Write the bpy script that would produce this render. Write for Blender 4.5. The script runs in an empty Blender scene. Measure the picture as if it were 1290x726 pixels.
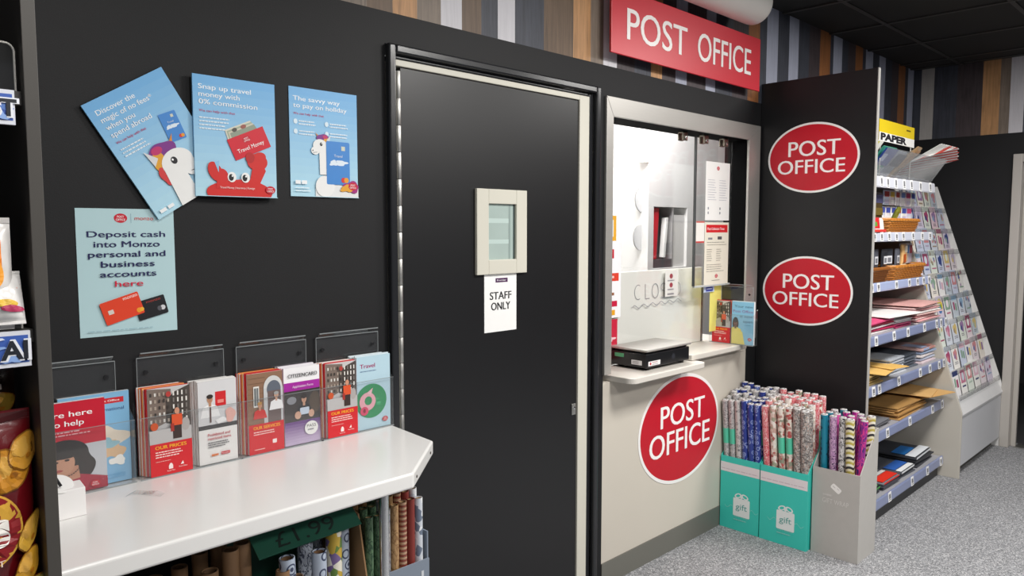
import bpy, math, random
from mathutils import Vector, Matrix, Euler
random.seed(11)
SC = bpy.context.scene
COL = SC.collection
PI = math.pi

# ------------------------------------------------------------------ materials
def lin(h):
    if isinstance(h, (tuple, list)):
        return tuple(h[:3]) + (1,)
    h = h.lstrip('#')
    out = []
    for i in (0, 2, 4):
        c = int(h[i:i+2], 16) / 255
        out.append(c / 12.92 if c <= .04045 else ((c + .055) / 1.055) ** 2.4)
    return tuple(out) + (1,)

def newmat(name):
    m = bpy.data.materials.new(name)
    m.use_nodes = True
    nt = m.node_tree
    return m, nt, nt.nodes['Principled BSDF']

def N(nt, t, **kw):
    n = nt.nodes.new('ShaderNode' + t)
    for k, v in kw.items():
        if k in n.inputs:
            n.inputs[k].default_value = v
        else:
            setattr(n, k, v)
    return n

def L(nt, a, b):
    nt.links.new(a, b)

_mats = {}
def mat(color, rough=.5, metal=0, var=.06, scale=9, bump=0, bscale=200, spec=.5, coat=0):
    """plain surface with a little procedural mottling"""
    key = (color, rough, metal, var, scale, bump, bscale, spec, coat)
    if key in _mats:
        return _mats[key]
    m, nt, b = newmat('surface_' + str(color).lstrip('#'))
    c = lin(color)
    tc = N(nt, 'TexCoord')
    nz = N(nt, 'TexNoise', Scale=scale, Detail=4.0)
    L(nt, tc.outputs['Object'], nz.inputs['Vector'])
    mx = N(nt, 'Mix', data_type='RGBA')
    mx.inputs[6].default_value = tuple(x * (1 - var) for x in c[:3]) + (1,)
    mx.inputs[7].default_value = tuple(min(1, x * (1 + var)) for x in c[:3]) + (1,)
    L(nt, nz.outputs['Fac'], mx.inputs[0])
    L(nt, mx.outputs[2], b.inputs['Base Color'])
    b.inputs['Roughness'].default_value = rough
    b.inputs['Metallic'].default_value = metal
    b.inputs['Specular IOR Level'].default_value = spec
    b.inputs['Coat Weight'].default_value = coat
    if bump:
        n2 = N(nt, 'TexNoise', Scale=bscale, Detail=3.0)
        L(nt, tc.outputs['Object'], n2.inputs['Vector'])
        bp = N(nt, 'Bump', Strength=bump, Distance=.002)
        L(nt, n2.outputs['Fac'], bp.inputs['Height'])
        L(nt, bp.outputs['Normal'], b.inputs['Normal'])
    _mats[key] = m
    return m

def ink(color):
    return mat(color, .42, 0, .03, 30)

def clear(name, tint=(.97, .98, .98), refl=.5, rough=.03, fog=0):
    m, nt, b = newmat(name)
    nt.nodes.remove(b)
    out = nt.nodes['Material Output']
    tr = N(nt, 'BsdfTransparent', Color=tint + (1,))
    gl = N(nt, 'BsdfGlossy', Roughness=rough)
    lw = N(nt, 'LayerWeight')
    lw.inputs['Blend'].default_value = .5
    pw = N(nt, 'Math', operation='POWER')
    pw.inputs[1].default_value = 5
    L(nt, lw.outputs['Facing'], pw.inputs[0])
    mu = N(nt, 'Math', operation='MULTIPLY_ADD')
    mu.inputs[1].default_value = .7 * refl
    mu.inputs[2].default_value = .04 * refl
    L(nt, pw.outputs[0], mu.inputs[0])
    mx = N(nt, 'MixShader')
    L(nt, mu.outputs[0], mx.inputs[0])
    L(nt, tr.outputs[0], mx.inputs[1])
    L(nt, gl.outputs[0], mx.inputs[2])
    last = mx
    if fog:
        df = N(nt, 'BsdfDiffuse', Color=(.8, .82, .83, 1))
        m2 = N(nt, 'MixShader')
        m2.inputs[0].default_value = fog
        L(nt, mx.outputs[0], m2.inputs[1])
        L(nt, df.outputs[0], m2.inputs[2])
        last = m2
    L(nt, last.outputs[0], out.inputs['Surface'])
    return m

def ramp(nt, stops, interp='CONSTANT'):
    r = N(nt, 'ValToRGB')
    cr = r.color_ramp
    cr.interpolation = interp
    while len(cr.elements) < len(stops):
        cr.elements.new(.5)
    for e, (p, c) in zip(cr.elements, stops):
        e.position = p
        e.color = lin(c)
    return r

def brushed(name, color, rough=.32, stretch=(2, 2, 90), metal=1):
    m, nt, b = newmat(name)
    tc = N(nt, 'TexCoord')
    mp = N(nt, 'Mapping')
    mp.inputs['Scale'].default_value = stretch
    L(nt, tc.outputs['Object'], mp.inputs['Vector'])
    nz = N(nt, 'TexNoise', Scale=6.0, Detail=5.0)
    L(nt, mp.outputs[0], nz.inputs['Vector'])
    c = lin(color)
    mx = N(nt, 'Mix', data_type='RGBA')
    mx.inputs[6].default_value = tuple(x * .85 for x in c[:3]) + (1,)
    mx.inputs[7].default_value = c
    L(nt, nz.outputs['Fac'], mx.inputs[0])
    L(nt, mx.outputs[2], b.inputs['Base Color'])
    b.inputs['Metallic'].default_value = metal
    mr = N(nt, 'MapRange')
    mr.inputs[3].default_value = rough - .08
    mr.inputs[4].default_value = rough + .1
    L(nt, nz.outputs['Fac'], mr.inputs[0])
    L(nt, mr.outputs[0], b.inputs['Roughness'])
    return m

def wood(color, var=.35):
    m, nt, b = newmat('plank_' + color.lstrip('#'))
    tc = N(nt, 'TexCoord')
    mp = N(nt, 'Mapping')
    mp.inputs['Scale'].default_value = (40, 40, 2.2)
    L(nt, tc.outputs['Object'], mp.inputs['Vector'])
    nz = N(nt, 'TexNoise', Scale=2.0, Detail=7.0, Roughness=.65, Distortion=.6)
    L(nt, mp.outputs[0], nz.inputs['Vector'])
    c = lin(color)[:3]
    n2 = N(nt, 'TexNoise', Scale=7.0, Detail=3.0)
    L(nt, tc.outputs['Object'], n2.inputs['Vector'])
    r = ramp(nt, [(.25, tuple(x * (1 - var) for x in c)), (.5, c), (.8, tuple(min(1, x * (1 + var)) for x in c))], 'LINEAR')
    ad = N(nt, 'Math', operation='ADD')
    sb = N(nt, 'Math', operation='MULTIPLY_ADD')
    sb.inputs[1].default_value = .35
    sb.inputs[2].default_value = -.17
    L(nt, n2.outputs['Fac'], sb.inputs[0])
    L(nt, nz.outputs['Fac'], ad.inputs[0])
    L(nt, sb.outputs[0], ad.inputs[1])
    L(nt, ad.outputs[0], r.inputs[0])
    L(nt, r.outputs[0], b.inputs['Base Color'])
    b.inputs['Roughness'].default_value = .55
    return m

def pattern(name, kind, cols, scale=60., rough=.3):
    """printed gift-wrap patterns"""
    m, nt, b = newmat('wrap_' + name)
    tc = N(nt, 'TexCoord')
    src = tc.outputs['Object']
    if kind == 'cells':
        v = N(nt, 'TexVoronoi', Scale=scale)
        L(nt, src, v.inputs['Vector'])
        sp = N(nt, 'SeparateColor')
        L(nt, v.outputs['Color'], sp.inputs[0])
        r = ramp(nt, [(i / len(cols), c) for i, c in enumerate(cols)])
        L(nt, sp.outputs[0], r.inputs[0])
    elif kind == 'dots':
        v = N(nt, 'TexVoronoi', Scale=scale, Randomness=.35)
        L(nt, src, v.inputs['Vector'])
        r = ramp(nt, [(0, cols[1]), (.34, cols[0])])
        L(nt, v.outputs['Distance'], r.inputs[0])
    elif kind == 'rings':
        v = N(nt, 'TexVoronoi', Scale=scale, Randomness=.5)
        L(nt, src, v.inputs['Vector'])
        r = ramp(nt, [(0, cols[1]), (.16, cols[0]), (.3, cols[1]), (.4, cols[0])])
        L(nt, v.outputs['Distance'], r.inputs[0])
    elif kind == 'words':
        mp = N(nt, 'Mapping')
        mp.inputs['Scale'].default_value = (2.4, 2.4, 1)
        L(nt, src, mp.inputs['Vector'])
        v = N(nt, 'TexNoise', Scale=scale, Detail=1.0, Distortion=1.5)
        L(nt, mp.outputs[0], v.inputs['Vector'])
        st = [(0, cols[0]), (.44, cols[1]), (.53, cols[0])]
        if len(cols) > 2:
            st = [(0, cols[0]), (.42, cols[1]), (.5, cols[2]), (.56, cols[0])]
        r = ramp(nt, st)
        L(nt, v.outputs['Fac'], r.inputs[0])
    elif kind == 'stripes':
        w = N(nt, 'TexWave', Scale=scale, bands_direction='Z')
        L(nt, src, w.inputs['Vector'])
        r = ramp(nt, [(i / len(cols), c) for i, c in enumerate(cols)])
        L(nt, w.outputs['Fac'], r.inputs[0])
    elif kind == 'diagonal':
        w = N(nt, 'TexWave', Scale=scale, bands_direction='DIAGONAL')
        L(nt, src, w.inputs['Vector'])
        r = ramp(nt, [(i / len(cols), c) for i, c in enumerate(cols)])
        L(nt, w.outputs['Fac'], r.inputs[0])
    elif kind == 'chevron':
        sp = N(nt, 'SeparateXYZ')
        L(nt, src, sp.inputs[0])
        pp = N(nt, 'Math', operation='PINGPONG')
        pp.inputs[1].default_value = .011
        L(nt, sp.outputs[1], pp.inputs[0])
        ad = N(nt, 'Math', operation='ADD')
        L(nt, sp.outputs[2], ad.inputs[0])
        L(nt, pp.outputs[0], ad.inputs[1])
        mu = N(nt, 'Math', operation='MULTIPLY')
        mu.inputs[1].default_value = scale
        L(nt, ad.outputs[0], mu.inputs[0])
        fr = N(nt, 'Math', operation='FRACT')
        L(nt, mu.outputs[0], fr.inputs[0])
        r = ramp(nt, [(i / len(cols), c) for i, c in enumerate(cols)])
        L(nt, fr.outputs[0], r.inputs[0])
    L(nt, r.outputs[0], b.inputs['Base Color'])
    b.inputs['Roughness'].default_value = rough
    return m

# ------------------------------------------------------------------ mesh building
class FR:
    """frame: a along u, b towards the viewer (n), c up (v)"""
    def __init__(s, o=(0, 0, 0), u=(1, 0, 0), n=(0, -1, 0), v=(0, 0, 1)):
        s.o, s.u, s.n, s.v = Vector(o), Vector(u), Vector(n), Vector(v)
    def __call__(s, a, b, c):
        return s.o + s.u * a + s.n * b + s.v * c
    def sub(s, a, b, c, rot=0, tilt=0):
        """a new frame at (a,b,c), spun about n by rot, tilted back by tilt"""
        u = s.u * math.cos(rot) + s.v * math.sin(rot)
        v = s.v * math.cos(rot) - s.u * math.sin(rot)
        n = s.n
        if tilt:
            v, n = v * math.cos(tilt) - n * math.sin(tilt), n * math.cos(tilt) + v * math.sin(tilt)
        return FR(s(a, b, c), u, n, v)

WALLF = FR()                                            # front wall: a = X, b = -Y, c = Z
PANELF = FR((3.70, 0, 0), (0, -1, 0), (-1, 0, 0))       # partition panel: a = -Y, b = -X

WP = {}
def wpos(o):
    return WP.get(o.name, Vector((0, 0, 0)))

class MB:
    def __init__(s):
        s.v, s.f, s.m = [], [], []
    def add(s, vs, fs, mi=0):
        k = len(s.v)
        s.v += [tuple(p) for p in vs]
        s.f += [tuple(i + k for i in f) for f in fs]
        s.m += [mi] * len(fs)
        return s
    def box(s, x0, y0, z0, x1, y1, z1, mi=0, fr=None):
        P = [(x, y, z) for x in (x0, x1) for y in (y0, y1) for z in (z0, z1)]
        if fr:
            P = [fr(*p) for p in P]
        return s.add(P, [(0, 1, 3, 2), (4, 6, 7, 5), (0, 4, 5, 1), (2, 3, 7, 6), (0, 2, 6, 4), (1, 5, 7, 3)], mi)
    def prism(s, poly, d0, d1, mi=0, fr=None, axis='b'):
        """extrude a 2-D polygon; axis b: poly in (a,c); axis c: poly in (a,b); axis a: poly in (b,c)"""
        n = len(poly)
        f = fr or (lambda a, b, c: Vector((a, b, c)))
        mk = {'b': lambda p, d: f(p[0], d, p[1]), 'c': lambda p, d: f(p[0], p[1], d), 'a': lambda p, d: f(d, p[0], p[1])}[axis]
        P = [mk(p, d0) for p in poly] + [mk(p, d1) for p in poly]
        F = [tuple(range(n)), tuple(range(2 * n - 1, n - 1, -1))]
        F += [(i, n + i, n + (i + 1) % n, (i + 1) % n) for i in range(n)]
        return s.add(P, F, mi)
    def tube(s, p0, p1, r0, r1=None, n=16, mi=0, caps=True):
        r1 = r0 if r1 is None else r1
        p0, p1 = Vector(p0), Vector(p1)
        d = (p1 - p0).normalized()
        a = d.orthogonal().normalized()
        b = d.cross(a)
        P = []
        for p, r in ((p0, r0), (p1, r1)):
            P += [p + a * r * math.cos(2 * PI * i / n) + b * r * math.sin(2 * PI * i / n) for i in range(n)]
        F = [(i, (i + 1) % n, n + (i + 1) % n, n + i) for i in range(n)]
        if caps:
            F += [tuple(range(n - 1, -1, -1)), tuple(range(n, 2 * n))]
        return s.add(P, F, mi)
    def lathe(s, prof, o=(0, 0, 0), d=(0, 0, 1), n=24, mi=0, closed=False):
        o, d = Vector(o), Vector(d).normalized()
        a = d.orthogonal().normalized()
        b = d.cross(a)
        P = []
        for r, h in prof:
            P += [o + d * h + a * r * math.cos(2 * PI * i / n) + b * r * math.sin(2 * PI * i / n) for i in range(n)]
        F = []
        k = len(prof)
        for j in range(k if closed else k - 1):
            j2 = (j + 1) % k
            F += [(j * n + i, j * n + (i + 1) % n, j2 * n + (i + 1) % n, j2 * n + i) for i in range(n)]
        return s.add(P, F, mi)
    def path(s, pts, r, n=8, mi=0, closed=False):
        pts = [Vector(p) for p in pts]
        P, F = [], []
        k = len(pts)
        up = Vector((0.123, 0.217, .97))
        for i, p in enumerate(pts):
            q0 = pts[(i - 1) % k] if (closed or i) else p
            q1 = pts[(i + 1) % k] if (closed or i < k - 1) else p
            d = (q1 - q0).normalized()
            a = d.cross(up).normalized()
            b = d.cross(a)
            P += [p + a * r * math.cos(2 * PI * j / n) + b * r * math.sin(2 * PI * j / n) for j in range(n)]
        for i in range(k if closed else k - 1):
            i2 = (i + 1) % k
            F += [(i * n + j, i * n + (j + 1) % n, i2 * n + (j + 1) % n, i2 * n + j) for j in range(n)]
        if not closed:
            F += [tuple(range(n - 1, -1, -1)), tuple((k - 1) * n + j for j in range(n))]
        return s.add(P, F, mi)
    def build(s, name, mats, parent=None, loc=None, bevel=0, smooth=False, seg=2):
        base = wpos(parent) if parent else Vector(loc or (0, 0, 0))
        me = bpy.data.meshes.new(name)
        me.from_pydata([tuple(Vector(p) - base) for p in s.v], [], s.f)
        mats = mats if isinstance(mats, (list, tuple)) else [mats]
        for m in mats:
            me.materials.append(m)
        me.polygons.foreach_set('material_index', s.m)
        if smooth:
            me.polygons.foreach_set('use_smooth', [True] * len(s.f))
        me.update()
        o = bpy.data.objects.new(name, me)
        COL.objects.link(o)
        if parent:
            o.parent = parent
            WP[o.name] = base
        else:
            o.location = base
            WP[o.name] = base
        if bevel:
            b = o.modifiers.new('bevel', 'BEVEL')
            b.width = bevel
            b.segments = seg
            b.limit_method = 'ANGLE'
            b.angle_limit = math.radians(40)
        if smooth == 'auto':
            o.modifiers.new('wn', 'WEIGHTED_NORMAL')
        return o

def tag(o, label, cat, group=None, kind=None):
    o['label'] = label
    o['category'] = cat
    if group:
        o['group'] = group
    if kind:
        o['kind'] = kind
    return o

def thing(name, label, cat, loc=(0, 0, 0), group=None):
    o = bpy.data.objects.new(name, None)
    o.empty_display_size = .05
    COL.objects.link(o)
    o.location = loc
    WP[o.name] = Vector(loc)
    return tag(o, label, cat, group)

def struct(o):
    o['kind'] = 'structure'
    return o

def dup(root, loc=None, rot=None, label=None, group=None):
    r = root.copy()
    COL.objects.link(r)
    if loc is not None:
        r.location = loc
    if rot is not None:
        r.rotation_euler = rot
    if label:
        r['label'] = label
    if group:
        r['group'] = group
    for ch in list(root.children):
        c = ch.copy()
        COL.objects.link(c)
        c.parent = r
        for g in list(ch.children):
            d = g.copy()
            COL.objects.link(d)
            d.parent = c
    return r

# ------------------------------------------------------------------ printing on surfaces
_glyph = {}
def glyphs(txt, bold=0.0):
    key = (txt, bold)
    if key not in _glyph:
        cu = bpy.data.curves.new('t', 'FONT')
        cu.body = txt
        cu.offset = bold
        cu.resolution_u = 4
        ob = bpy.data.objects.new('t', cu)
        COL.objects.link(ob)
        bpy.context.view_layer.update()
        me = bpy.data.meshes.new_from_object(ob.evaluated_get(bpy.context.evaluated_depsgraph_get()))
        vs = [(v.co.x, v.co.y) for v in me.vertices]
        fs = [tuple(p.vertices) for p in me.polygons]
        bpy.data.objects.remove(ob)
        bpy.data.meshes.remove(me)
        x0 = min([v[0] for v in vs] or [0])
        x1 = max([v[0] for v in vs] or [1])
        _glyph[key] = ([(x - x0, y) for x, y in vs], fs, x1 - x0)
    return _glyph[key]

def clip_faces(Q, fs, x0, y0, x1, y1):
    if all(x0 <= x <= x1 and y0 <= y <= y1 for x, y in Q):
        return Q, fs
    V, F = [], []
    for f in fs:
        p = [Q[i] for i in f]
        for ax, lim, sg in ((0, x0, 1), (0, x1, -1), (1, y0, 1), (1, y1, -1)):
            o = []
            for i in range(len(p)):
                A, B = p[i - 1], p[i]
                da, db = (A[ax] - lim) * sg, (B[ax] - lim) * sg
                if (da >= 0) != (db >= 0):
                    t = da / (da - db)
                    o.append((A[0] + (B[0] - A[0]) * t, A[1] + (B[1] - A[1]) * t))
                if db >= 0:
                    o.append(B)
            p = o
            if not p:
                break
        if len(p) > 2:
            k = len(V)
            V += p
            F.append(tuple(range(k, k + len(p))))
    return V, F

class Print:
    """flat printing on a frame (or on a curved surface): shapes and lettering, a hair above the paper"""
    STEP = .00012
    def __init__(s, fr, b=.0004, surf=None):
        s.fr, s.b0, s.k = fr, b, 0
        s.surf = surf
        s.pic, s.let = MB(), []
        s.pm = []
        s.x = (0, 0, 0, 1)
        s.clip = None
        s.flip = 1
    def move(s, cx=0, cy=0, ang=0, sc=1, flip=1):
        s.x = (cx, cy, ang, sc)
        s.flip = flip
        return s
    def _put(s, vs, fs, color, let=False, shifts=(0,)):
        cx, cy, an, sc = s.x
        ca, sa = math.cos(an) * sc, math.sin(an) * sc
        m = ink(color) if isinstance(color, str) else color
        part = MB()
        for sh in shifts:
            b = s.b0 + s.k * (s.STEP * 6 if s.surf else s.STEP)
            s.k += 1
            Q = [(cx + (x + sh) * s.flip * ca - y * sa, cy + (x + sh) * s.flip * sa + y * ca) for x, y in vs]
            F = fs
            if s.clip:
                Q, F = clip_faces(Q, fs, *s.clip)
                if not F:
                    continue
            part.add([s.surf(X, Y, b) if s.surf else s.fr(X, b, Y) for X, Y in Q], F)
        if not part.f:
            return
        if let:
            s.let.append((part, m))
            return
        mb, ml = s.pic, s.pm
        if m not in ml:
            ml.append(m)
        mb.add(part.v, part.f, ml.index(m))
    def poly(s, pts, color):
        s._put(pts, [tuple(range(len(pts)))], color)
        return s
    def rect(s, x0, y0, x1, y1, color):
        if s.surf:
            n = 8
            vs = [(x0 + (x1 - x0) * i / n, y0 + (y1 - y0) * j / n) for j in range(n + 1) for i in range(n + 1)]
            s._put(vs, [(j * (n + 1) + i, j * (n + 1) + i + 1, (j + 1) * (n + 1) + i + 1, (j + 1) * (n + 1) + i) for j in range(n) for i in range(n)], color)
            return s
        return s.poly([(x0, y0), (x1, y0), (x1, y1), (x0, y1)], color)
    def rrect(s, x0, y0, x1, y1, r, color):
        pts = []
        for cx, cy, a0 in ((x1 - r, y0 + r, -PI / 2), (x1 - r, y1 - r, 0), (x0 + r, y1 - r, PI / 2), (x0 + r, y0 + r, PI)):
            pts += [(cx + r * math.cos(a0 + PI / 2 * i / 5), cy + r * math.sin(a0 + PI / 2 * i / 5)) for i in range(6)]
        return s.poly(pts, color)
    def ell(s, cx, cy, rx, ry, color, n=28, rot=0, wob=0):
        ca, sa = math.cos(rot), math.sin(rot)
        rings = 4 if s.surf else 1
        vs, fs = [(cx, cy)], []
        for q in range(1, rings + 1):
            for i in range(n):
                a = 2 * PI * i / n
                w = (1 + wob * math.sin(3 * a + cx * 90) + wob * .6 * math.sin(5 * a + 1)) * q / rings
                x, y = rx * w * math.cos(a), ry * w * math.sin(a)
                vs.append((cx + x * ca - y * sa, cy + x * sa + y * ca))
        for i in range(n):
            fs.append((0, 1 + i, 1 + (i + 1) % n))
        for q in range(1, rings):
            for i in range(n):
                a, b2 = 1 + (q - 1) * n, 1 + q * n
                fs.append((a + i, b2 + i, b2 + (i + 1) % n, a + (i + 1) % n))
        s._put(vs, fs, color)
        return s
    def text(s, txt, x, y, h, color, w=None, align='l', bold=0.0, sx=1.0):
        vs, fs, nw = glyphs(txt, bold if bold >= .03 else 0.0)
        sc = h / .682
        kx = (w / nw) if w else sc * sx
        W = nw * kx
        dx = {'l': 0, 'c': -W / 2, 'r': -W}[align]
        heavy = (bold * kx, -bold * kx, 0) if bold < 0 else (0,)   # a slightly heavier weight: the letters again a hair to either side
        s._put([(x + dx + vx * kx, y + vy * sc) for vx, vy in vs], fs, color, True, heavy)
        return s
    def lines(s, x, y, w, n, pitch, t, color, seed=1, words=True):
        """small print too fine to read"""
        rr = random.Random(seed)
        vs, fs = [], []
        for i in range(n):
            yy = y - i * pitch
            ww = w * rr.uniform(.72, 1)
            xx = x
            while xx < x + ww:
                q = rr.uniform(.03, .12) * w
                e = min(xx + q, x + ww)
                k = len(vs)
                vs += [(xx, yy), (e, yy), (e, yy + t), (xx, yy + t)]
                fs.append((k, k + 1, k + 2, k + 3))
                xx = e + .018 * w
        s._put(vs, fs, color, True)
        return s
    def oval(s, cx, cy, w, white=True):
        h = w / 1.34
        s.ell(cx, cy, w / 2, h / 2, '#c4102c', 40)
        if white:
            s.text('POST', cx, cy + .04 * h, h * .22, '#ffffff', w=w * .52, align='c')
            s.text('OFFICE', cx, cy - .28 * h, h * .22, '#ffffff', w=w * .7, align='c')
        return s
    def build(s, parent, pic='picture', let='lettering'):
        if s.pic.f:
            s.pic.build(pic, s.pm, parent)
        for mb, m in s.let:
            mb.build(let, m, parent)

# ------------------------------------------------------------------ shared materials
BLACK = mat('#19191b', .6, 0, .08, 5, .12, 260, .3)
DOORBLK = mat('#161618', .36, 0, .06, 4, .05, 300, .45)
GLOSSBLK = mat('#232427', .22, 0, .05, 5)
CREAM = mat('#cfccbf', .45, 0, .03, 6)
WHITE = mat('#e9e8e6', .3, 0, .02, 4)
LAM = mat('#e7e6e4', .22, 0, .015, 4)
PAPER = mat('#eeeeec', .55, 0, .02, 20)
PUTTY = mat('#c9c2b6', .5, 0, .035, 3, .05, 300)
GREYBASE = mat('#6b6a63', .45, 0, .04, 5)
WARMGREY = mat('#bdb8ae', .5, 0, .03, 4)
LTGREY = mat('#c6c7cb', .45, 0, .03, 4)
SHELFGREY = mat('#9a9aa0', .45, 0, .04, 6)
DARKGREY = mat('#54514c', .5, 0, .06, 8)
DEEPGREY = mat('#2a2725', .5, 0, .08, 8)
STEEL = brushed('brushed_steel', '#b9b6b1', .38, metal=.55)
CHROME = brushed('polished_steel', '#e2e4e6', .16, (1, 1, 20))
ALU = brushed('satin_aluminium', '#c9c8c4', .42)
ACRYL = clear('clear_acrylic', (.985, .988, .99), 1.1, .05, .012)
ACRYLF = clear('hazy_plastic', (.93, .94, .95), 1.5, .12, .14)
GLASS = clear('window_glass', (.99, .993, .992), .7, .01)
CARD = mat('#8a6a48', .75, 0, .1, 14)
KRAFT = mat('#cfa366', .7, 0, .08, 12)
LAMPS = [(.62, -1.52, 24), (2.42, -1.52, 56), (4.22, -1.52, 46), (.62, -3.32, 24), (2.42, -3.32, 40), (4.22, -3.32, 40)]
OFFICE_E, AMB, EXPO = 62, .15, 0.0
# ================================================================== SETTING
def floor_mat():
    m, nt, b = newmat('speckled_carpet')
    tc = N(nt, 'TexCoord')
    v = N(nt, 'TexVoronoi', Scale=210.0)
    L(nt, tc.outputs['Object'], v.inputs['Vector'])
    sp = N(nt, 'SeparateColor')
    L(nt, v.outputs['Color'], sp.inputs[0])
    r = ramp(nt, [(0, '#66676a'), (.25, '#828386'), (.6, '#949598'), (.85, '#b4b4b6')])
    L(nt, sp.outputs[0], r.inputs[0])
    n = N(nt, 'TexNoise', Scale=1.2, Detail=3.0)
    L(nt, tc.outputs['Object'], n.inputs['Vector'])
    mr = N(nt, 'MapRange')
    mr.inputs[3].default_value = .88
    mr.inputs[4].default_value = 1.1
    L(nt, n.outputs['Fac'], mr.inputs[0])
    mx = N(nt, 'Mix', data_type='RGBA', blend_type='MULTIPLY')
    mx.inputs[0].default_value = 1
    L(nt, r.outputs[0], mx.inputs[6])
    L(nt, mr.outputs[0], mx.inputs[7])
    L(nt, mx.outputs[2], b.inputs['Base Color'])
    b.inputs['Roughness'].default_value = .75
    bp = N(nt, 'Bump', Strength=.4, Distance=.002)
    L(nt, v.outputs['Distance'], bp.inputs['Height'])
    L(nt, bp.outputs['Normal'], b.inputs['Normal'])
    return m

struct(MB().box(-1.6, -5.5, -.1, 9.0, 1.6, 0).build('floor', floor_mat(), loc=(0, 0, 0)))
CEIL = 2.642
ceil = MB().box(-1.6, -5.5, CEIL + .004, 6.2, .13, CEIL + .1).build('ceiling', mat('#1b1a19', .8, 0, .2, 60, .3, 500), loc=(0, 0, 0))
struct(ceil)
g = MB()
for i in range(-4, 4):
    x = 4.52 + i * .6 if i < 3 else 5.93
    g.box(x - .012, -5.5, CEIL - .004, x + .012, 0, CEIL + .004)
for i in range(9):
    y = -.31 - .6 * i
    g.box(-1.6, y - .012, CEIL - .003, 6.01, y + .012, CEIL + .004)
g.build('ceiling_grid', mat('#32312f', .5, 0, .05), ceil)

PL = {'w': wood('#c9c7cc', .12), 'n': wood('#3a3d47', .5), 'b': wood('#63503f', .45), 't': wood('#b3865a', .4),
      'g': wood('#786b5f', .4), 'd': wood('#40373a', .5), 'l': wood('#9fa3b4', .16), 'o': wood('#8d5a34', .4), 's': wood('#aba7a3', .14)}
PK = list(PL)
front = [(1.288, 'b'), (1.38, 't'), (1.472, 'g'), (1.567, 'w'), (1.655, 'b'), (1.741, 'n'), (1.817, 'w'), (1.9, 'n'),
         (2.048, 'b'), (2.211, 't'), (2.314, 'g'), (2.393, 'w'), (2.481, 'd'), (2.6, 'n'), (2.718, 't'), (2.8, 'd'), (2.905, 'l'),
         (2.995, 'd'), (3.156, 'l'), (3.241, 'n'), (3.4, 'd'), (3.554, 'o'), (3.669, 'n'), (3.746, 'l'), (3.87, 'n'), (4.0, 'l'),
         (4.115, 'n'), (4.25, 'd'), (4.393, 'o'), (4.536, 'n'), (4.581, 'l'), (4.709, 'n'), (4.8, 'd'), (4.917, 'o'), (5.033, 'n'),
         (5.085, 'l'), (5.207, 'n'), (5.318, 'l'), (5.433, 'n'), (5.56, 'd'), (5.69, 'o'), (5.82, 'n'), (5.882, 'l'), (5.999, 'n'), (6.01, 'n')]
pre = [(-1.6, 'd'), (-1.3, 'w'), (-1.1, 'n'), (-.8, 'b'), (-.5, 't'), (-.3, 'n'), (0, 'w'), (.2, 'd'), (.45, 'n'), (.62, 'b'), (.85, 'w'), (.95, 'd'), (1.1, 'g')]
front = pre + front
BAND = 2.144
w = MB()
T = .125
def wbox(x0, x1, z0, z1, mi=0):
    w.box(x0, 0, z0, x1, T, z1, mi)
wbox(-1.6, 1.349, 0, BAND)
wbox(1.349, 2.359, 2.05, BAND)
wbox(2.359, 2.41, 0, BAND)
wbox(2.41, 3.68, 2.02, BAND)
wbox(3.60, 3.68, 0, .89)
wbox(3.68, 6.01, 0, BAND)
for (x0, k), (x1, _) in zip(front[:-1], front[1:]):
    wbox(x0, x1, BAND, CEIL + .004, 1 + PK.index(k))
struct(w.build('wall_front', [BLACK] + [PL[k] for k in PK], loc=(0, 0, 0)))

w = MB()
X0, X1 = 6.01, 6.13
w.box(X0, -.645, 0, X1, .13, BAND)
w.box(X0, -1.70, 1.995, X1, -.645, BAND)
w.box(X0, -5.5, 0, X1, -1.70, BAND)
back = [(0.13, 'n'), (-.051, 's'), (-.135, 'n'), (-.283, 'd'), (-.44, 't'), (-.544, 'g'), (-.604, 'w'), (-.685, 'n'), (-.9, 'o'), (-1.05, 'd'), (-1.3, 'l'),
        (-1.4, 'n'), (-1.8, 'b'), (-2.1, 'w'), (-2.3, 'n'), (-2.8, 't'), (-3.0, 'd'), (-3.5, 'l'), (-3.7, 'n'), (-4.4, 'w'), (-4.6, 'd'), (-5.5, 'd')]
for (y0, k), (y1, _) in zip(back[:-1], back[1:]):
    w.box(X0, y1, BAND, X1, y0, CEIL + .004, 1 + PK.index(k))
struct(w.build('wall_end', [BLACK] + [PL[k] for k in PK], loc=(0, 0, 0)))

# doorway in the end wall: pale frame, dark space beyond
t = MB()
t.box(5.985, -.70, 0, 6.15, -.645, 2.0).box(5.985, -1.70, 1.945, 6.15, -.70, 2.0).box(5.985, -1.70, 0, 6.15, -1.645, 1.945)
t.box(6.05, -.73, 0, 6.08, -.70, 1.945)
struct(t.build('trim_doorway', mat('#b3aea8', .4, 0, .03, 3), loc=(0, 0, 0), bevel=.004))
struct(MB().box(6.02, -1.645, .0005, 6.14, -.73, .006).build('trim_threshold', ALU, loc=(0, 0, 0)))
w = MB().box(8.6, -4, 0, 8.7, 1.5, 2.6).box(6.14, 1.4, 0, 8.7, 1.5, 2.6).box(6.14, -4.1, 0, 8.7, -4, 2.6).box(6.14, -4, 2.6, 8.7, 1.5, 2.7)
struct(w.build('wall_beyond', mat('#2c2b2d', .6, 0, .1), loc=(0, 0, 0)))
fl = MB().box(6.16, -3.9, .0005, 8.6, 1.4, .004).build('trim_mat', mat('#2e2e31', .8, 0, .15, 90), loc=(0, 0, 0))
struct(fl)

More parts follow.
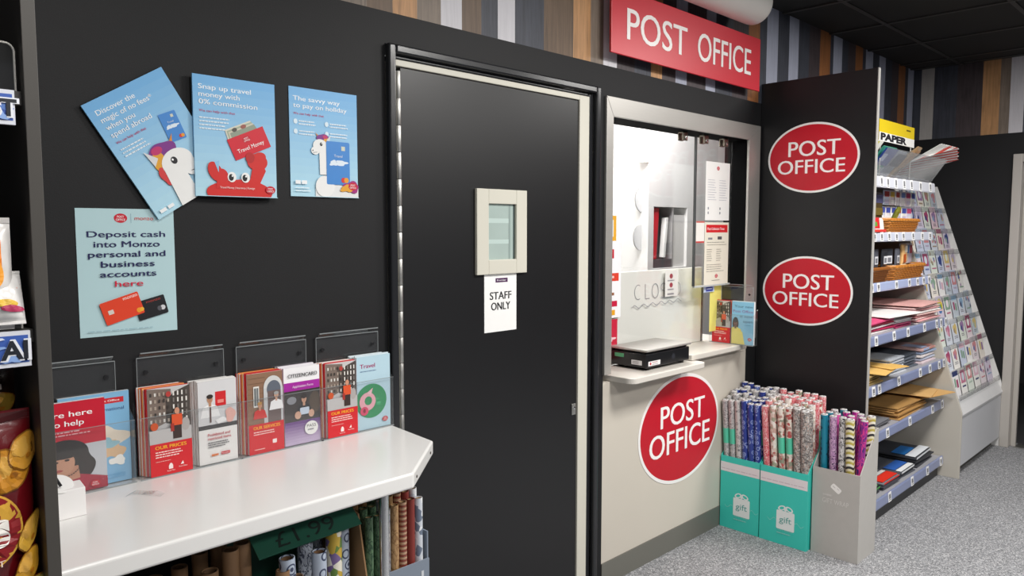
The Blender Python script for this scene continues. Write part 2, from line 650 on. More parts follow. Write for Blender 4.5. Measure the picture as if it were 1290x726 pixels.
st = thing('barrier_post', 'polished steel barrier post on a round base just beyond the doorway', 'barrier', (6.62, -.86, .004))
MB().lathe([(0, 0), (.11, 0), (.11, .012), (.03, .028), (0, .028)], (6.62, -.86, .004)).build('base', CHROME, st, smooth=True)
MB().tube((6.62, -.86, .02), (6.62, -.86, .95), .03, n=20).build('pole', CHROME, st, smooth='auto')
MB().tube((6.62, -.86, .55), (6.9, -1.3, .55), .02, n=16).build('rail', CHROME, st, smooth='auto')

# ------------------------------------------------------------------ staff door
d = thing('door_1', 'black flush staff door in a cream frame with a small vision panel', 'door', (1.82, 0, 0))
struct(d)
f = MB().box(1.376, -.006, 0, 1.384, .06, 2.008).box(2.246, -.006, 0, 2.303, .06, 2.008).box(1.384, -.006, 1.989, 2.246, .06, 2.008)
f.build('door_frame', CREAM, d, bevel=.002)
MB().box(1.405, 0, .006, 2.244, .04, 1.987).build('door_leaf', DOORBLK, d, bevel=.0015)
for i in range(24):
    z = .02 + i * .0815
    MB().tube((1.394, -.003, z), (1.394, -.003, z + .079), .0085, n=10).build('hinge_knuckle', ALU, d, smooth='auto')
fr = WALLF
vp = MB()
vx0, vx1, vz0, vz1 = 1.708, 1.950, 1.340, 1.633
gx0, gx1, gz0, gz1 = 1.763, 1.897, 1.390, 1.583
vp.box(vx0, -.012, vz0, gx0, 0, vz1).box(gx1, -.012, vz0, vx1, 0, vz1).box(gx0, -.012, vz0, gx1, 0, gz0).box(gx0, -.012, gz1, gx1, 0, vz1)
v = vp.build('vision_panel', CREAM, d, bevel=.002)
MB().box(gx0, -.0016, gz0, gx1, -.0006, gz1).build('pane', mat('#a9b9b4', .12, 0, .12, 8), v)
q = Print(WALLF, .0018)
q.rect(gx0 + .004, gz1 - .066, gx1 - .028, gz1 - .05, '#b9cbc6').rect(gx0 + .004, gz0 + .055, gx1 - .028, gz0 + .07, '#b9cbc6').rect(gx1 - .03, gz0, gx1 - .022, gz1, '#8a9a96').rect(gx1 - .008, gz0, gx1, gz1, '#3c4a48')  # reflections in the pane, painted on as flat pale and dark bars
q.build(v, 'painted_reflection')
lk = MB().box(2.213, -.004, .768, 2.236, 0, .812).build('lock_plate', ALU, d, bevel=.001)
MB().tube((2.2245, -.004, .795), (2.2245, -.008, .795), .006, n=14).build('lock_barrel', CHROME, lk, smooth='auto')

t = MB()
def arch(x0, x1, z0, z1):
    t.box(x0, -.022, z0, x1, 0, z1)
arch(1.349, 1.376, 0, 2.05)
arch(2.332, 2.359, 0, 2.05)
arch(1.376, 2.332, 2.023, 2.05)
t.box(2.303, -.002, 0, 2.332, .05, 2.023).box(1.376, -.002, 2.008, 2.303, .05, 2.023)  # black strips added in place of the shadow gap inside the moulding
struct(t.build('trim_architrave', GLOSSBLK, loc=(0, 0, 0), bevel=.006, seg=3))

s = thing('staff_only_sign', 'white paper notice reading STAFF ONLY under the door vision panel', 'sign', (1.828, 0, 1.24))
MB().box(1.750, -.0016, 1.137, 1.906, -.0002, 1.341).build('sheet', PAPER, s)
q = Print(WALLF, .0018)
q.rect(1.803, 1.310, 1.862, 1.325, '#4a2350')
q.text('Frontier', 1.8325, 1.3145, .006, '#ffffff', w=.044, align='c', bold=.01)
q.text('STAFF', 1.828, 1.251, .026, '#1e1e20', w=.104, align='c', bold=-.02)
q.text('ONLY', 1.828, 1.214, .026, '#1e1e20', w=.092, align='c', bold=-.02)
q.build(s)

# ------------------------------------------------------------------ service window
W_ = thing('window_1', 'steel framed service window with hung glass panes', 'window', (3.04, 0, .92))
struct(W_)
f = MB()
def fbar(poly, b0=0, b1=.012):
    f.prism(poly, b0, b1, 0, WALLF)
ox0, ox1, oz1, ix0, ix1, iz1 = 2.405, 3.682, 2.025, 2.450, 3.565, 1.947
fbar([(ox0, .90), (ix0, .90), (ix0, iz1), (ox0, oz1)])
fbar([(ox0, oz1), (ix0, iz1), (ix1, iz1), (ox1, oz1)])
fbar([(ox1, oz1), (ix1, iz1), (ix1, .925), (ox1, .925)])
f.build('window_frame', STEEL, W_, bevel=.0015)
r = MB().box(2.41, .0, .90, ix0, T, 2.02).box(ix1, 0, .925, 3.68, T, 2.02).box(ix0, 0, iz1, ix1, T, 2.02)
r.build('reveal', mat('#0b0b0c', .8, 0, .06, 5, 0, 200, .04), W_)
MB().box(2.476, .136, .925, 3.52, .142, 1.945).build('fixed_pane', GLASS, W_)
fp = MB().box(3.165, .047, 1.222, 3.50, .053, 1.932).build('hung_pane', GLASS, W_)
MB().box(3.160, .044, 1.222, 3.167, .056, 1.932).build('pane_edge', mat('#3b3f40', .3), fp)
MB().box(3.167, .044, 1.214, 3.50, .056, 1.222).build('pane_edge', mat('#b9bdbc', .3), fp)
for x in (3.05, 3.235, 3.42):
    c = MB().box(x - .02, .035, 1.905, x + .02, .043, 1.947).box(x - .02, .057, 1.905, x + .02, .065, 1.947).box(x - .02, .035, 1.938, x + .02, .065, 1.947)
    c = c.build('pane_clip', brushed('bronze_clip', '#8a8478', .3), W_, bevel=.003)
    MB().tube((x, .035, 1.918), (x, .03, 1.918), .007, n=12).build('clip_screw', CHROME, c, smooth='auto')

# lower front panel and plinth under the window
p = MB().box(2.41, 0, .10, 3.60, .06, .866).build('wall_counter_front', PUTTY, loc=(0, 0, 0))
struct(p)
struct(MB().box(2.41, -.004, 0, 3.60, .06, .099).build('baseboard_counter', GREYBASE, loc=(0, 0, 0)))

c = thing('service_counter', 'pale laminate service counter ledge running under the window', 'counter', (3.2, 0, .89))
MB().prism([(2.99, -.058), (3.50, -.058), (3.53, -.03), (3.53, .0), (3.655, .0), (3.655, .5), (2.42, .5), (2.42, .138), (2.99, .138)], .893, .92, axis='c').build('worktop', mat('#cdc8bf', .3, 0, .02, 5), c, bevel=.005)
n = 8
pts = [(3.02, .136), (2.456, .136)] + [(2.456 + .035 - .035 * math.cos(PI / 2 * i / n), -.083 - .035 * math.sin(PI / 2 * i / n)) for i in range(n + 1)] + [(2.99 + .03 * math.sin(PI / 2 * i / n), -.088 - .03 * math.cos(PI / 2 * i / n)) for i in range(n + 1)]
MB().prism(pts, .868, .8925, axis='c').build('weighing_shelf', mat('#d3cec6', .3, 0, .02, 5), c, bevel=.003)

MB().box(3.022, .0, .867, 3.60, .06, .8925).build('apron', PUTTY, c)
# room behind the window
BR = mat('#f0efec', .6, 0, .015, 3)
w = MB().box(2.30, 1.45, 0, 5.9, 1.5, 2.62).box(2.25, T, 0, 2.30, 1.5, 2.62).box(5.85, T, 0, 5.9, 1.5, 2.62).box(2.25, T, 2.6, 5.9, 1.5, 2.66)
struct(w.build('wall_office', BR, loc=(0, 0, 0)))
cb = thing('office_cupboard', 'tall pale grey cupboard with an open binder niche behind the window', 'cupboard', (4.7, 1.2, 0))
G1 = mat('#cfcecd', .5, 0, .02, 3)
x0, x1, nx0, nx1, nz0, nz1, yf, yb = 4.14, 5.3, 4.205, 4.61, 1.235, 1.645, 1.0, 1.44
m_ = MB().box(x0, yf, 0, x1, yb, nz0).box(x0, yf, nz1, x1, yb, 2.4).box(x0, yf, nz0, nx0, yb, nz1).box(nx1, yf, nz0, x1, yb, nz1).box(nx0, yf + .28, nz0, nx1, yb, nz1)
m_.build('carcass', G1, cb, bevel=.002)
MB().box(nx0 + .235, yf + .01, nz0, nx0 + .25, yf + .28, nz1).build('divider', mat('#8f8d8e', .5), cb)
MB().box(nx0 + .25, yf + .02, nz0, nx1, yf + .03, nz1 - .05).build('niche_door', G1, cb)
for z, x in ((1.69, 4.125), (1.44, 4.11)):
    MB().tube((x + .03, yf + .05, z), (x + .03, yf + .06, z), .085, n=32).build('cable_disc', mat('#c9c9ca', .5), cb, smooth='auto')
MB().box(4.085, 1.0, 1.93, 4.14, 1.05, 2.17).build('cable_cover', mat('#f3f1ea', .5), cb, bevel=.003)
b_ = thing('ring_binder', 'red ring binder in the niche behind the service window', 'binder', (4.25, 1.02, nz0), 'ring binders in the office niche')
MB().prism([(4.215, nz0 + .06), (4.27, nz0 + .06), (4.295, nz1 - .005), (4.24, nz1 - .005)], 1.02, 1.2).build('cover', mat('#c8202f', .35), b_, bevel=.002)
MB().box(4.206, 1.01, nz0, 4.44, 1.25, nz0 + .058).build('spacer_box', mat('#4a4a4e', .5), b_)
b_ = thing('ring_binder', 'dark grey ring binder beside the red binder in the niche', 'binder', (4.32, 1.05, nz0), 'ring binders in the office niche')
MB().box(4.30, 1.06, nz0 + .059, 4.36, 1.25, nz1 - .02).build('cover', mat('#3a3a3e', .4), b_, bevel=.002)
b_ = thing('ring_binder', 'slim white ring binder standing right of the dark binder', 'binder', (4.38, 1.05, nz0), 'ring binders in the office niche')
MB().prism([(4.345, nz0 + .07), (4.37, nz0 + .07), (4.40, nz1 - .07), (4.37, nz1 - .07)], 1.015, 1.05).build('cover', mat('#e2e2e0', .4), b_, bevel=.002)

# white board behind the glass, with the marker writing
wb = thing('whiteboard', 'white board reading CLOSED in marker behind the service window glass', 'board', (2.95, .145, .921))
MB().box(2.50, .150, .921, 3.405, .162, 1.303).build('board', mat('#e2e1db', .3, 0, .015, 4), wb, bevel=.002)
MB().box(3.405, .148, .921, 3.42, .164, 1.206).build('board_edge', mat('#6e706f', .4), wb)
q = Print(FR((0, .150, 0)), .0004)
def stroke(pts, r=.0017, col='#8e8e93'):
    for a, b in zip(pts[:-1], pts[1:]):
        A, B = Vector((a[0], a[1])), Vector((b[0], b[1]))
        e = (B - A).normalized().orthogonal() * r
        q.poly([tuple(A - e), tuple(B - e), tuple(B + e), tuple(A + e)], col)
def arcpts(cx, cz, rx, rz, a0, a1, n=12):
    return [(cx + rx * math.cos(a0 + (a1 - a0) * i / n), cz + rz * math.sin(a0 + (a1 - a0) * i / n)) for i in range(n + 1)]
zc = 1.205
stroke(arcpts(2.855, zc, .028, .034, 1.0, 5.2))
stroke([(2.91, zc + .036), (2.912, zc - .034), (2.945, zc - .033)])
stroke(arcpts(2.99, zc, .026, .034, 0, 2 * PI, 16))
stroke(arcpts(3.055, zc + .016, .02, .017, .6, 4.6, 9) + arcpts(3.05, zc - .018, .021, .017, 1.4, -2.4, 9))
stroke([(3.14, zc + .03), (3.105, zc + .03), (3.106, zc - .034), (3.14, zc - .034)])
stroke([(3.106, zc), (3.13, zc)])
stroke([(3.165, zc - .034), (3.165, zc + .032)] + arcpts(3.165, zc, .035, .033, 1.5, -1.5, 9))
stroke([(2.80 + .4 * i / 40, 1.138 + .008 * math.sin(i * .9) + .012 * i / 40) for i in range(41)])
q.build(wb, 'marker_writing')

def sheet(name, label, cat, x0, x1, z0, z1, y, color='#efeeeb', th=.001, group=None):
    s = thing(name, label, cat, ((x0 + x1) / 2, y, (z0 + z1) / 2), group)
    MB().box(x0, y - th, z0, x1, y, z1).build('sheet', mat(color, .5, 0, .02, 15), s)
    q = Print(FR((x0, y - th, z0)), .0003)
    return s, q, x1 - x0, z1 - z0

s, q, w_, h_ = sheet('notice', 'white list notice with a small red emblem hanging on the glass', 'notice', 3.252, 3.478, 1.540, 1.825, .046)
q.oval(w_ / 2, h_ - .03, .026)
q.lines(.02, h_ - .09, .08, 9, .012, .003, '#b9bac2', 3).lines(.125, h_ - .09, .08, 9, .012, .003, '#b9bac2', 4)
for i in range(2):
    for j in range(2):
        q.rect(.02 + .11 * i, .03 + .022 * j, .03 + .11 * i, .042 + .022 * j, '#8f9098')
q.build(s)
s, q, w_, h_ = sheet('notice', 'cream price notice with a red heading bar below the white list', 'notice', 3.250, 3.477, 1.222, 1.530, .045, '#e6e0d0')
q.rect(.012, h_ - .05, w_ - .012, h_ - .012, '#cf2027').text('Post Collection Times', .024, h_ - .038, .013, '#ffffff', w=.16, bold=.01)
q.rect(.12, h_ - .085, .16, h_ - .07, '#55555a').rect(.03, h_ - .085, .07, h_ - .075, '#8a8a90')
q.lines(.02, h_ - .1, .19, 2, .012, .003, '#9a968c', 5).lines(.02, h_ - .135, .05, 6, .011, .003, '#9a968c', 6).lines(.11, h_ - .135, .05, 6, .011, .003, '#9a968c', 7)
q.lines(.02, h_ - .21, .17, 4, .011, .003, '#9a968c', 8).oval(w_ / 2, .042, .026).lines(.07, .02, .09, 1, .01, .003, '#9a968c', 9)
q.build(s)
s, q, w_, h_ = sheet('sticker', 'small white strip label with red lines left of the cream notice', 'label', 3.172, 3.246, 1.43, 1.535, .046, '#e9e6e0')
q.rect(0, h_ - .008, w_, h_, '#cc6a60').rect(0, .0, w_, .008, '#cc4a48')
q.build(s)
s, q, w_, h_ = sheet('notice', 'pale yellow paper tucked behind the cream price notice', 'notice', 3.36, 3.47, .98, 1.24, .075, '#ece27a')
s, q, w_, h_ = sheet('sticker', 'small blue sticker under the cream price notice', 'label', 3.285, 3.385, 1.183, 1.213, .066, '#b9c6e0')
q.rect(.02, .004, .085, .026, '#2a3f9a').lines(.028, .013, .05, 1, .01, .006, '#d5dcf2', 2)
q.build(s)
s, q, w_, h_ = sheet('sticker', 'clear contactless sticker with two round red marks on the glass', 'label', 3.052, 3.16, 1.172, 1.296, .1352, '#dcdad6')
for z in (.098, .055):
    q.ell(.05, z, .014, .012, '#9c3a48').lines(.02, z - .024, .07, 1, .01, .006, '#8a8890', int(z * 1000))
q.lines(.02, .008, .07, 1, .01, .008, '#8f8d94', 4)
q.build(s)
s, q, w_, h_ = sheet('poster', 'yellow framed small card at the left edge of the window glass', 'card', 2.55, 2.665, 1.445, 1.555, .1352, '#e2a62a')
q.rect(.02, .018, w_ - .02, h_ - .018, '#dfe3e0')
q.build(s)
s, q, w_, h_ = sheet('poster', 'white services poster with red blocks at the glass left edge', 'poster', 2.55, 2.702, 1.105, 1.443, .1350, '#ecebee')
q.rect(.02, h_ - .075, .10, h_ - .035, '#c2142e').oval(.07, h_ - .055, .034).rect(.02, h_ - .175, .135, h_ - .14, '#d8402c').lines(.03, h_ - .162, .09, 1, .01, .01, '#f3d6cf', 3)
q.rect(.02, .05, .125, .075, '#c2143c').rect(.02, .012, .11, .035, '#e0a022').lines(.04, .1, .08, 1, .01, .012, '#9a5a30', 8)
q.build(s)
s, q, w_, h_ = sheet('poster', 'crimson leaflet standing at the left end of the window ledge', 'leaflet', 2.55, 2.68, .921, 1.098, .1352, '#bf1436')
q.ell(.08, .09, .03, .012, '#e9c3c8', wob=.3).rect(.05, .03, .12, .05, '#d64a60').rect(.05, .06, .12, .066, '#d64a60')
q.build(s)

# weighing scale
sc = thing('postal_scale', 'black postal weighing scale with a flat steel platter', 'scale', (2.80, .035, .8925))
SB = mat('#17181b', .28, 0, .08, 20)
bx = MB().box(2.632, -.058, .904, 2.966, .130, .965)
bx.box(2.640, -.050, .965, 2.958, .122, .972)
bx.build('body', SB, sc, bevel=.004)
MB().box(2.628, -.065, .974, 2.972, .134, .984).build('platter', STEEL, sc, bevel=.004)
for x in (2.67, 2.93):
    for y in (-.035, .10):
        MB().tube((x, y, .8927), (x, y, .906), .014, n=14).build('foot', SB, sc, smooth='auto')
q = Print(FR((0, -.058, 0)), .0004)
q.rect(2.646, .912, 2.735, .932, '#e6e4e4').ell(2.662, .922, .006, .006, '#c02c38').lines(2.675, .924, .05, 1, .01, .004, '#b0868c', 4).lines(2.675, .916, .05, 1, .01, .003, '#a0a0a4', 5)
q.ell(2.835, .935, .013, .013, '#23262e').rect(2.86, .905, 2.90, .911, '#0c0c0e')
q.build(sc, 'front_label')
q = Print(FR((2.632, 0, 0), (0, -1, 0), (-1, 0, 0)), .0004)
q.rect(-.02, .915, .035, .935, '#dcdcdc').lines(-.014, .927, .04, 1, .01, .003, '#77777c', 7).lines(-.014, .92, .04, 1, .01, .003, '#77777c', 8).rect(-.11, .94, -.06, .957, '#4fa878')
q.build(sc, 'side_label')

# ------------------------------------------------------------------ signs
s = thing('fascia_sign', 'long red fascia sign with white capitals on the plank wall above the window', 'sign', (2.965, 0, 2.18))
MB().box(2.366, -.06, 2.180, 3.562, -.050, 2.434).build('panel', mat('#cb2c3a', .38, 0, .03, 2), s, bevel=.002)
MB().box(2.6, -.050, 2.25, 2.63, 0, 2.37).box(3.30, -.050, 2.25, 3.33, 0, 2.37).build('mounting_bracket', DARKGREY, s)
q = Print(FR((0, -.06, 0)), .001)
q.text('POST', 2.466, 2.246, .120, '#f4efec', w=.432, bold=-.008)
q.text('OFFICE', 2.986, 2.246, .120, '#f4efec', w=.480, bold=-.010)
q.build(s)

def oval_sign(name, label, fr, a, c, rx, rz, p, o_):
    s = thing(name, label, 'sign', fr(a, 0, c))
    q = MB()
    n = 64
    rim = [(a + (rx + .0) * math.cos(2 * PI * i / n), c + rz * math.sin(2 * PI * i / n)) for i in range(n)]
    q.prism(rim, .0004, .0018, 0, fr)
    q.build('white_rim', mat('#efecea', .35, 0, .02), s)
    P = Print(fr, .002)
    t_ = rx * .045
    P.ell(a, c, rx - t_, rz - t_, '#bd0c24', 64)
    P.build(s, 'red_field')
    P = Print(fr, .0024)
    P.text('POST', a + p[0], c + p[1], p[3], '#f4f0ee', w=p[2], align='c', bold=-.012)
    P.text('OFFICE', a + o_[0], c + o_[1], o_[3], '#f4f0ee', w=o_[2], align='c', bold=-.012)
    P.build(s)
oval_sign('oval_sign', 'upper red and white oval sign on the tall black partition panel', PANELF, .277, 1.849, .229, .173, (.008, .010, .258, .073), (-.006, -.076, .336, .067))
oval_sign('oval_sign', 'lower red and white oval sign on the tall black partition panel', PANELF, .267, 1.187, .230, .174, (.008, .010, .258, .073), (-.006, -.076, .336, .067))
oval_sign('oval_sign', 'large red and white oval sign on the pale counter front below the scale', WALLF, 2.997, .569, .338, .256, (.018, .024, .370, .100), (.0, -.106, .505, .106))

# white capsule above the sign
u = thing('heater_tube', 'white rounded tubular unit fixed high on the wall above the sign', 'wall unit', (3.0, -.125, 2.545))
prof = [(0, 0), (.06, 0), (.078, .006), (.088, .02), (.09, .04), (.09, .78), (.088, .80), (.078, .814), (.06, .82), (0, .82)]
MB().lathe(prof, (2.575, -.125, 2.546), (1, 0, 0), 40).build('casing', mat('#dedbd6', .35, 0, .02), u, smooth=True)
MB().box(2.7, -.06, 2.53, 2.76, 0, 2.56).box(3.2, -.06, 2.53, 3.26, 0, 2.56).build('bracket', WHITE, u)
# ================================================================== POSTERS
SKY = '#8fc3e4'
SKY2 = '#6fb0e2'
def poster(label, fr, w, h, th, color, cat='poster'):
    s = thing('poster', label, cat, fr(w / 2, 0, h / 2))
    MB().box(0, 0, 0, w, th, h, 0, fr).build('board', mat(color, .38, 0, .03, 8), s)
    q = Print(fr, th + .0004)
    q.clip = (0, 0, w, h)
    return s, q

def sky_print(q, w, h, top=SKY2, bot='#b4dcec', n=14):
    a, b = lin(top), lin(bot)
    for i in range(n):
        t = i / (n - 1)
        c = tuple(round(a[k] + (b[k] - a[k]) * t, 4) for k in range(3))
        q.k -= (1 if i else 0)
        q.rect(0, h * (1 - (i + 1) / n), w, h * (1 - i / n), c_ink(c))
def c_ink(c):
    return mat(c, .42, 0, .03, 30)

def unicorn(q, cx, cy, s, flip=1):
    """head of an inflatable pool unicorn, facing left"""
    W1, W2 = '#eeeeec', '#d8d9db'
    q.move(cx, cy, 0, s, flip)
    q.poly([(-.16, .86), (-.02, .60), (.06, .68)], '#d98a2a')
    q.ell(.20, .62, .30, .20, '#7c2a86', wob=.06).ell(.36, .42, .13, .30, '#e0a12c', wob=.1).ell(.42, .20, .1, .2, '#d23a3a', wob=.1).ell(.30, .70, .12, .08, '#c02a6a')
    q.poly([(.36, .56), (.55, .80), (.50, .44)], W2)
    q.ell(.05, .32, .34, .27, W1).ell(-.18, .10, .20, .17, W1).poly([(.0, .1), (.38, .35), (.52, -.9), (.02, -.9)], W1)
    q.ell(.10, .38, .065, .075, '#1d1d22').ell(.12, .405, .02, .022, '#ffffff').ell(-.30, .10, .022, .03, '#5a5a60').poly([(-.3, -.0), (-.1, .03), (-.1, .045), (-.3, .015)], '#6a6a70')
    q.move()

def blue_card(q, cx, cy, s, a=0):
    q.move(cx, cy, a, s)
    q.rrect(-.5, -.8, .5, .8, .06, '#3f86cf').ell(-.18, .0, .18, .1, '#dfeaf4', wob=.2).ell(.15, .02, .22, .1, '#dfeaf4', wob=.25).rect(.14, .48, .3, .64, '#cfd2c0')
    q.ell(.22, -.62, .1, .1, '#d4302c').ell(.34, -.62, .1, .1, '#e59a2a')
    q.text('Travel', 0, .22, .1, '#dfeaf4', align='c')
    q.move()

w, h = .209, .298
# tilted unicorn poster
ang = -math.radians(-32.3)
fr1 = FR((.519, 0, 1.77)).sub(0, .004, 0, math.radians(32.3))
fr1 = FR(fr1(0, 0, -h), fr1.u, fr1.n, fr1.v)
s, q = poster('tilted blue unicorn poster reading Discover the magic of no fees', fr1, w, h, .006, SKY)
sky_print(q, w, h)
for i, t in enumerate(['Discover the', 'magic of no fees*', 'when you', 'spend abroad']):
    q.text(t, .018, h - .034 - i * .0185, .0115, '#f4f8fb', w=[.098, .132, .073, .105][i], bold=-.010)
q.text('We can help with that', .018, h - .106, .0058, '#c2185b', w=.078, bold=.01)
q.lines(.018, h - .122, .075, 3, .0085, .0032, '#e3eff6', 4)
blue_card(q, .153, .170, .043, math.radians(-8))
unicorn(q, .122, .056, .118, -1)
q.rect(.012, .010, .029, .018, '#f2f4f5').rect(.034, .010, .050, .018, '#f2f4f5')
q.build(s)
# crab poster
w, h = .216, .298
fr2 = FR((.765, -.0125, 1.578))
s, q = poster('upright blue crab poster reading Snap up travel money', fr2, w, h, .006, SKY)
sky_print(q, w, h)
for i, t in enumerate(['Snap up travel', 'money with', '0% commission']):
    q.text(t, .014, h - .034 - i * .0185, .0118, '#f4f8fb', w=[.136, .105, .152][i], bold=-.010)
q.text('We can help with that', .014, h - .090, .0058, '#c2185b', w=.092, bold=.01)
q.lines(.014, h - .106, .08, 4, .0088, .0032, '#e3eff6', 6)
q.move(.13, .158, math.radians(24))
for i in range(4):
    q.poly([(-.048 + i * .004, -.006), (.03 + i * .004, -.006), (.03 + i * .002, .030 - i * .004), (-.044 + i * .003, .030 - i * .004)], ['#d9d6c6', '#a3b09a', '#cfc9b4', '#8f9a88'][i])
q.ell(-.02, .022, .007, .005, '#55504a').ell(.006, .022, .008, .005, '#9a5a50')
q.rect(-.05, -.05, .056, .006, '#d0142c')
q.oval(0, -.010, .024).text('Travel Money', .003, -.036, .010, '#ffffff', w=.078, align='c', bold=.012)
q.move()
R1, R2 = '#d0231f', '#b5181a'
q.ell(.115, .012, .088, .032, R1, wob=.03)
q.poly([(.135, .02), (.16, .02), (.185, .07), (.17, .10), (.15, .085)], R1).ell(.162, .092, .028, .022, R1).ell(.142, .102, .012, .014, R2).ell(.170, .106, .016, .012, R1)
q.ell(.05, .062, .017, .026, R1, rot=.5).ell(.066, .05, .017, .02, R1).poly([(.05, .02), (.075, .02), (.08, .05), (.055, .05)], R1).poly([(.048, .085), (.058, .06), (.06, .09)], SKY)
for x in (.092, .128):
    q.ell(x, .050, .0115, .013, '#f2f2f0').ell(x - .002, .049, .0065, .0085, '#15151a').ell(x + .001, .053, .002, .0025, '#ffffff')
q.rect(.0, 0, w, .0015, '#b4dcec')
q.text('Travel Money | Insurance | Foreign', .06, .0205, .0052, '#f6e9e6', w=.092, bold=.01)
q.oval(.196, .0205, .027).build(s)
# savvy poster
w, h = .215, .297
fr3 = FR((1.031, 0, 1.586))
s, q = poster('blue pool unicorn poster reading The savvy way to pay', fr3, w, h, .002, SKY)
sky_print(q, w, h)
q.text('The savvy way', .012, h - .036, .012, '#f4f8fb', w=.146, bold=-.010).text('to pay on holiday', .012, h - .055, .012, '#f4f8fb', w=.168, bold=-.010)
q.text('We can help with that', .012, h - .074, .0058, '#c2185b', w=.094, bold=.01)
for i in range(2):
    for j in range(2):
        x, z = .012 + i * .096, h - .093 - j * .027
        q.ell(x + .006, z, .006, .007, '#d9eaf4', 16).lines(x + .016, z, .06, 2, .008, .0034, '#e6f1f7', 3 + i * 2 + j)
q.ell(.16, .012, .085, .03, '#e9e9e6').rect(.075, 0, w, .03, '#e4e5e4')
unicorn(q, .088, .122, .066)
q.ell(.105, .03, .03, .03, '#eeeeec')
blue_card(q, .148, .097, .076)
q.ell(.19, .031, .026, .016, '#a02078', wob=.15).ell(.175, .026, .02, .010, '#e2a22a', wob=.2).oval(.195, .033, .030)
q.rect(.012, .034, .028, .044, '#f2f4f5').rect(.031, .034, .047, .044, '#f2f4f5').lines(.012, .022, .05, 2, .008, .003, '#e6f1f7', 9)
q.rect(0, 0, w, .0012, '#b4dcec')
q.build(s)
# pale poster
w, h = .216, .296
fr4 = FR((.500, 0, 1.247))
s, q = poster('pale blue poster about depositing cash with two bank cards pictured', fr4, w, h, .0012, '#b5d3d8')
q.oval(.095, h - .022, .029).rect(.1175, h - .033, .1182, h - .011, '#7ba0b0').text('monzo', .126, h - .026, .0085, '#d8453e', w=.042, bold=.012)
NAVY = '#1d1f55'
for i, (t, ww) in enumerate([('Deposit cash', .172), ('into Monzo', .145), ('personal and', .170), ('business', .118), ('accounts', .124), ('here', .062)]):
    q.text(t, .108, h - .066 - i * .0232, .0135, NAVY if i < 5 else '#cf1f3f', w=ww, align='c', bold=-.012)
q.move(.128, .062, math.radians(14))
q.rrect(-.008, -.032, .062, .014, .003, '#17171c').text('monzo', .018, .0045, .006, '#b03a30', w=.034, bold=.01).ell(.052, -.016, .006, .006, '#d0d0d4').ell(.044, -.016, .005, .006, '#55555c')
q.move(.092, .064, math.radians(17))
q.rrect(-.046, -.028, .042, .026, .003, '#e0401f').text('monzo', .006, .016, .008, '#fbe9e2', w=.033, bold=.014).rect(-.034, -.006, -.022, .004, '#d9cfc6').ell(.032, -.018, .006, .006, '#f09a28').ell(.038, -.018, .005, .005, '#f3b23a')
q.move().lines(.015, .012, .18, 1, .01, .0016, '#8fb0bc', 3)
q.build(s)

# ================================================================== DISPLAY TABLE
TZ = .90
tb = thing('display_table', 'white laminate display table with a clipped corner against the black wall', 'table', (.8, -.2, 0))
top = [(.305, -.45), (1.100, -.45), (1.312, -.262), (1.335, -.001), (.305, -.001)]
MB().prism(top, TZ - .040, TZ, axis='c').build('tabletop', LAM, tb, bevel=.006, seg=3)
e = MB()
A, B = Vector((1.100, -.45, 0)), Vector((1.312, -.262, 0))
nrm = Vector(((B - A).y, -(B - A).x, 0)).normalized()
for k in (.12, .82):
    p = A + (B - A) * k + nrm * .0003 + Vector((0, 0, TZ - .02))
    e.tube(p, p + nrm * .0022, .0035, n=12)
e.build('edge_screw', DARKGREY, tb, smooth='auto')
for x, y in ((1.045, -.40), (1.19, -.20), (.36, -.40), (.36, -.05)):
    MB().tube((x, y, 0), (x, y, TZ - .041), .0125, n=20).build('leg', CHROME, tb, smooth='auto')

# ------------------------------------------------------------------ leaflet artwork
def street(q, w, z0, z1, seed):
    """a shopping street photograph with a delivery worker in orange"""
    r = random.Random(seed)
    H = z1 - z0
    q.rect(0, z0, w, z1, '#c9c6c6')
    q.poly([(0, z0 + H * .25), (w * .55, z0 + H * .4), (w * .55, z1 - H * .04), (0, z1)], '#7b6c63')
    q.poly([(w * .42, z0 + H * .35), (w, z0 + H * .25), (w, z1), (w * .62, z1 - H * .1), (w * .42, z1 - H * .25)], '#4c443f')
    for i in range(5):
        for j in range(5):
            x, z = w * (.05 + .1 * i), z0 + H * (.38 + .12 * j)
            q.rect(x, z, x + w * .045, z + H * .06, r.choice(['#d9d5cf', '#3c3633', '#a7998c']))
    for i in range(4):
        for j in range(5):
            x, z = w * (.58 + .1 * i), z0 + H * (.36 + .12 * j)
            q.rect(x, z, x + w * .035, z + H * .08, r.choice(['#e8e4de', '#e8e4de', '#7a7470']))
    q.ell(w * .47, z1 - H * .12, w * .06, H * .05, '#b33a34')
    q.rect(0, z0, w, z0 + H * .26, '#b5b3b3')
    q.ell(w * .12, z0 + H * .33, w * .09, H * .07, '#c2532c').ell(w * .86, z0 + H * .3, w * .1, H * .12, '#a9a3a1')
    q.rect(w * .55, z0 + H * .06, w * .76, z0 + H * .32, '#3a2a28').rect(w * .53, z0 + H * .3, w * .78, z0 + H * .5, '#d9532a').ell(w * .66, z0 + H * .56, w * .06, H * .06, '#c98f74')
    q.rect(w * .5, z0 + H * .2, w * .58, z0 + H * .34, '#a03028')

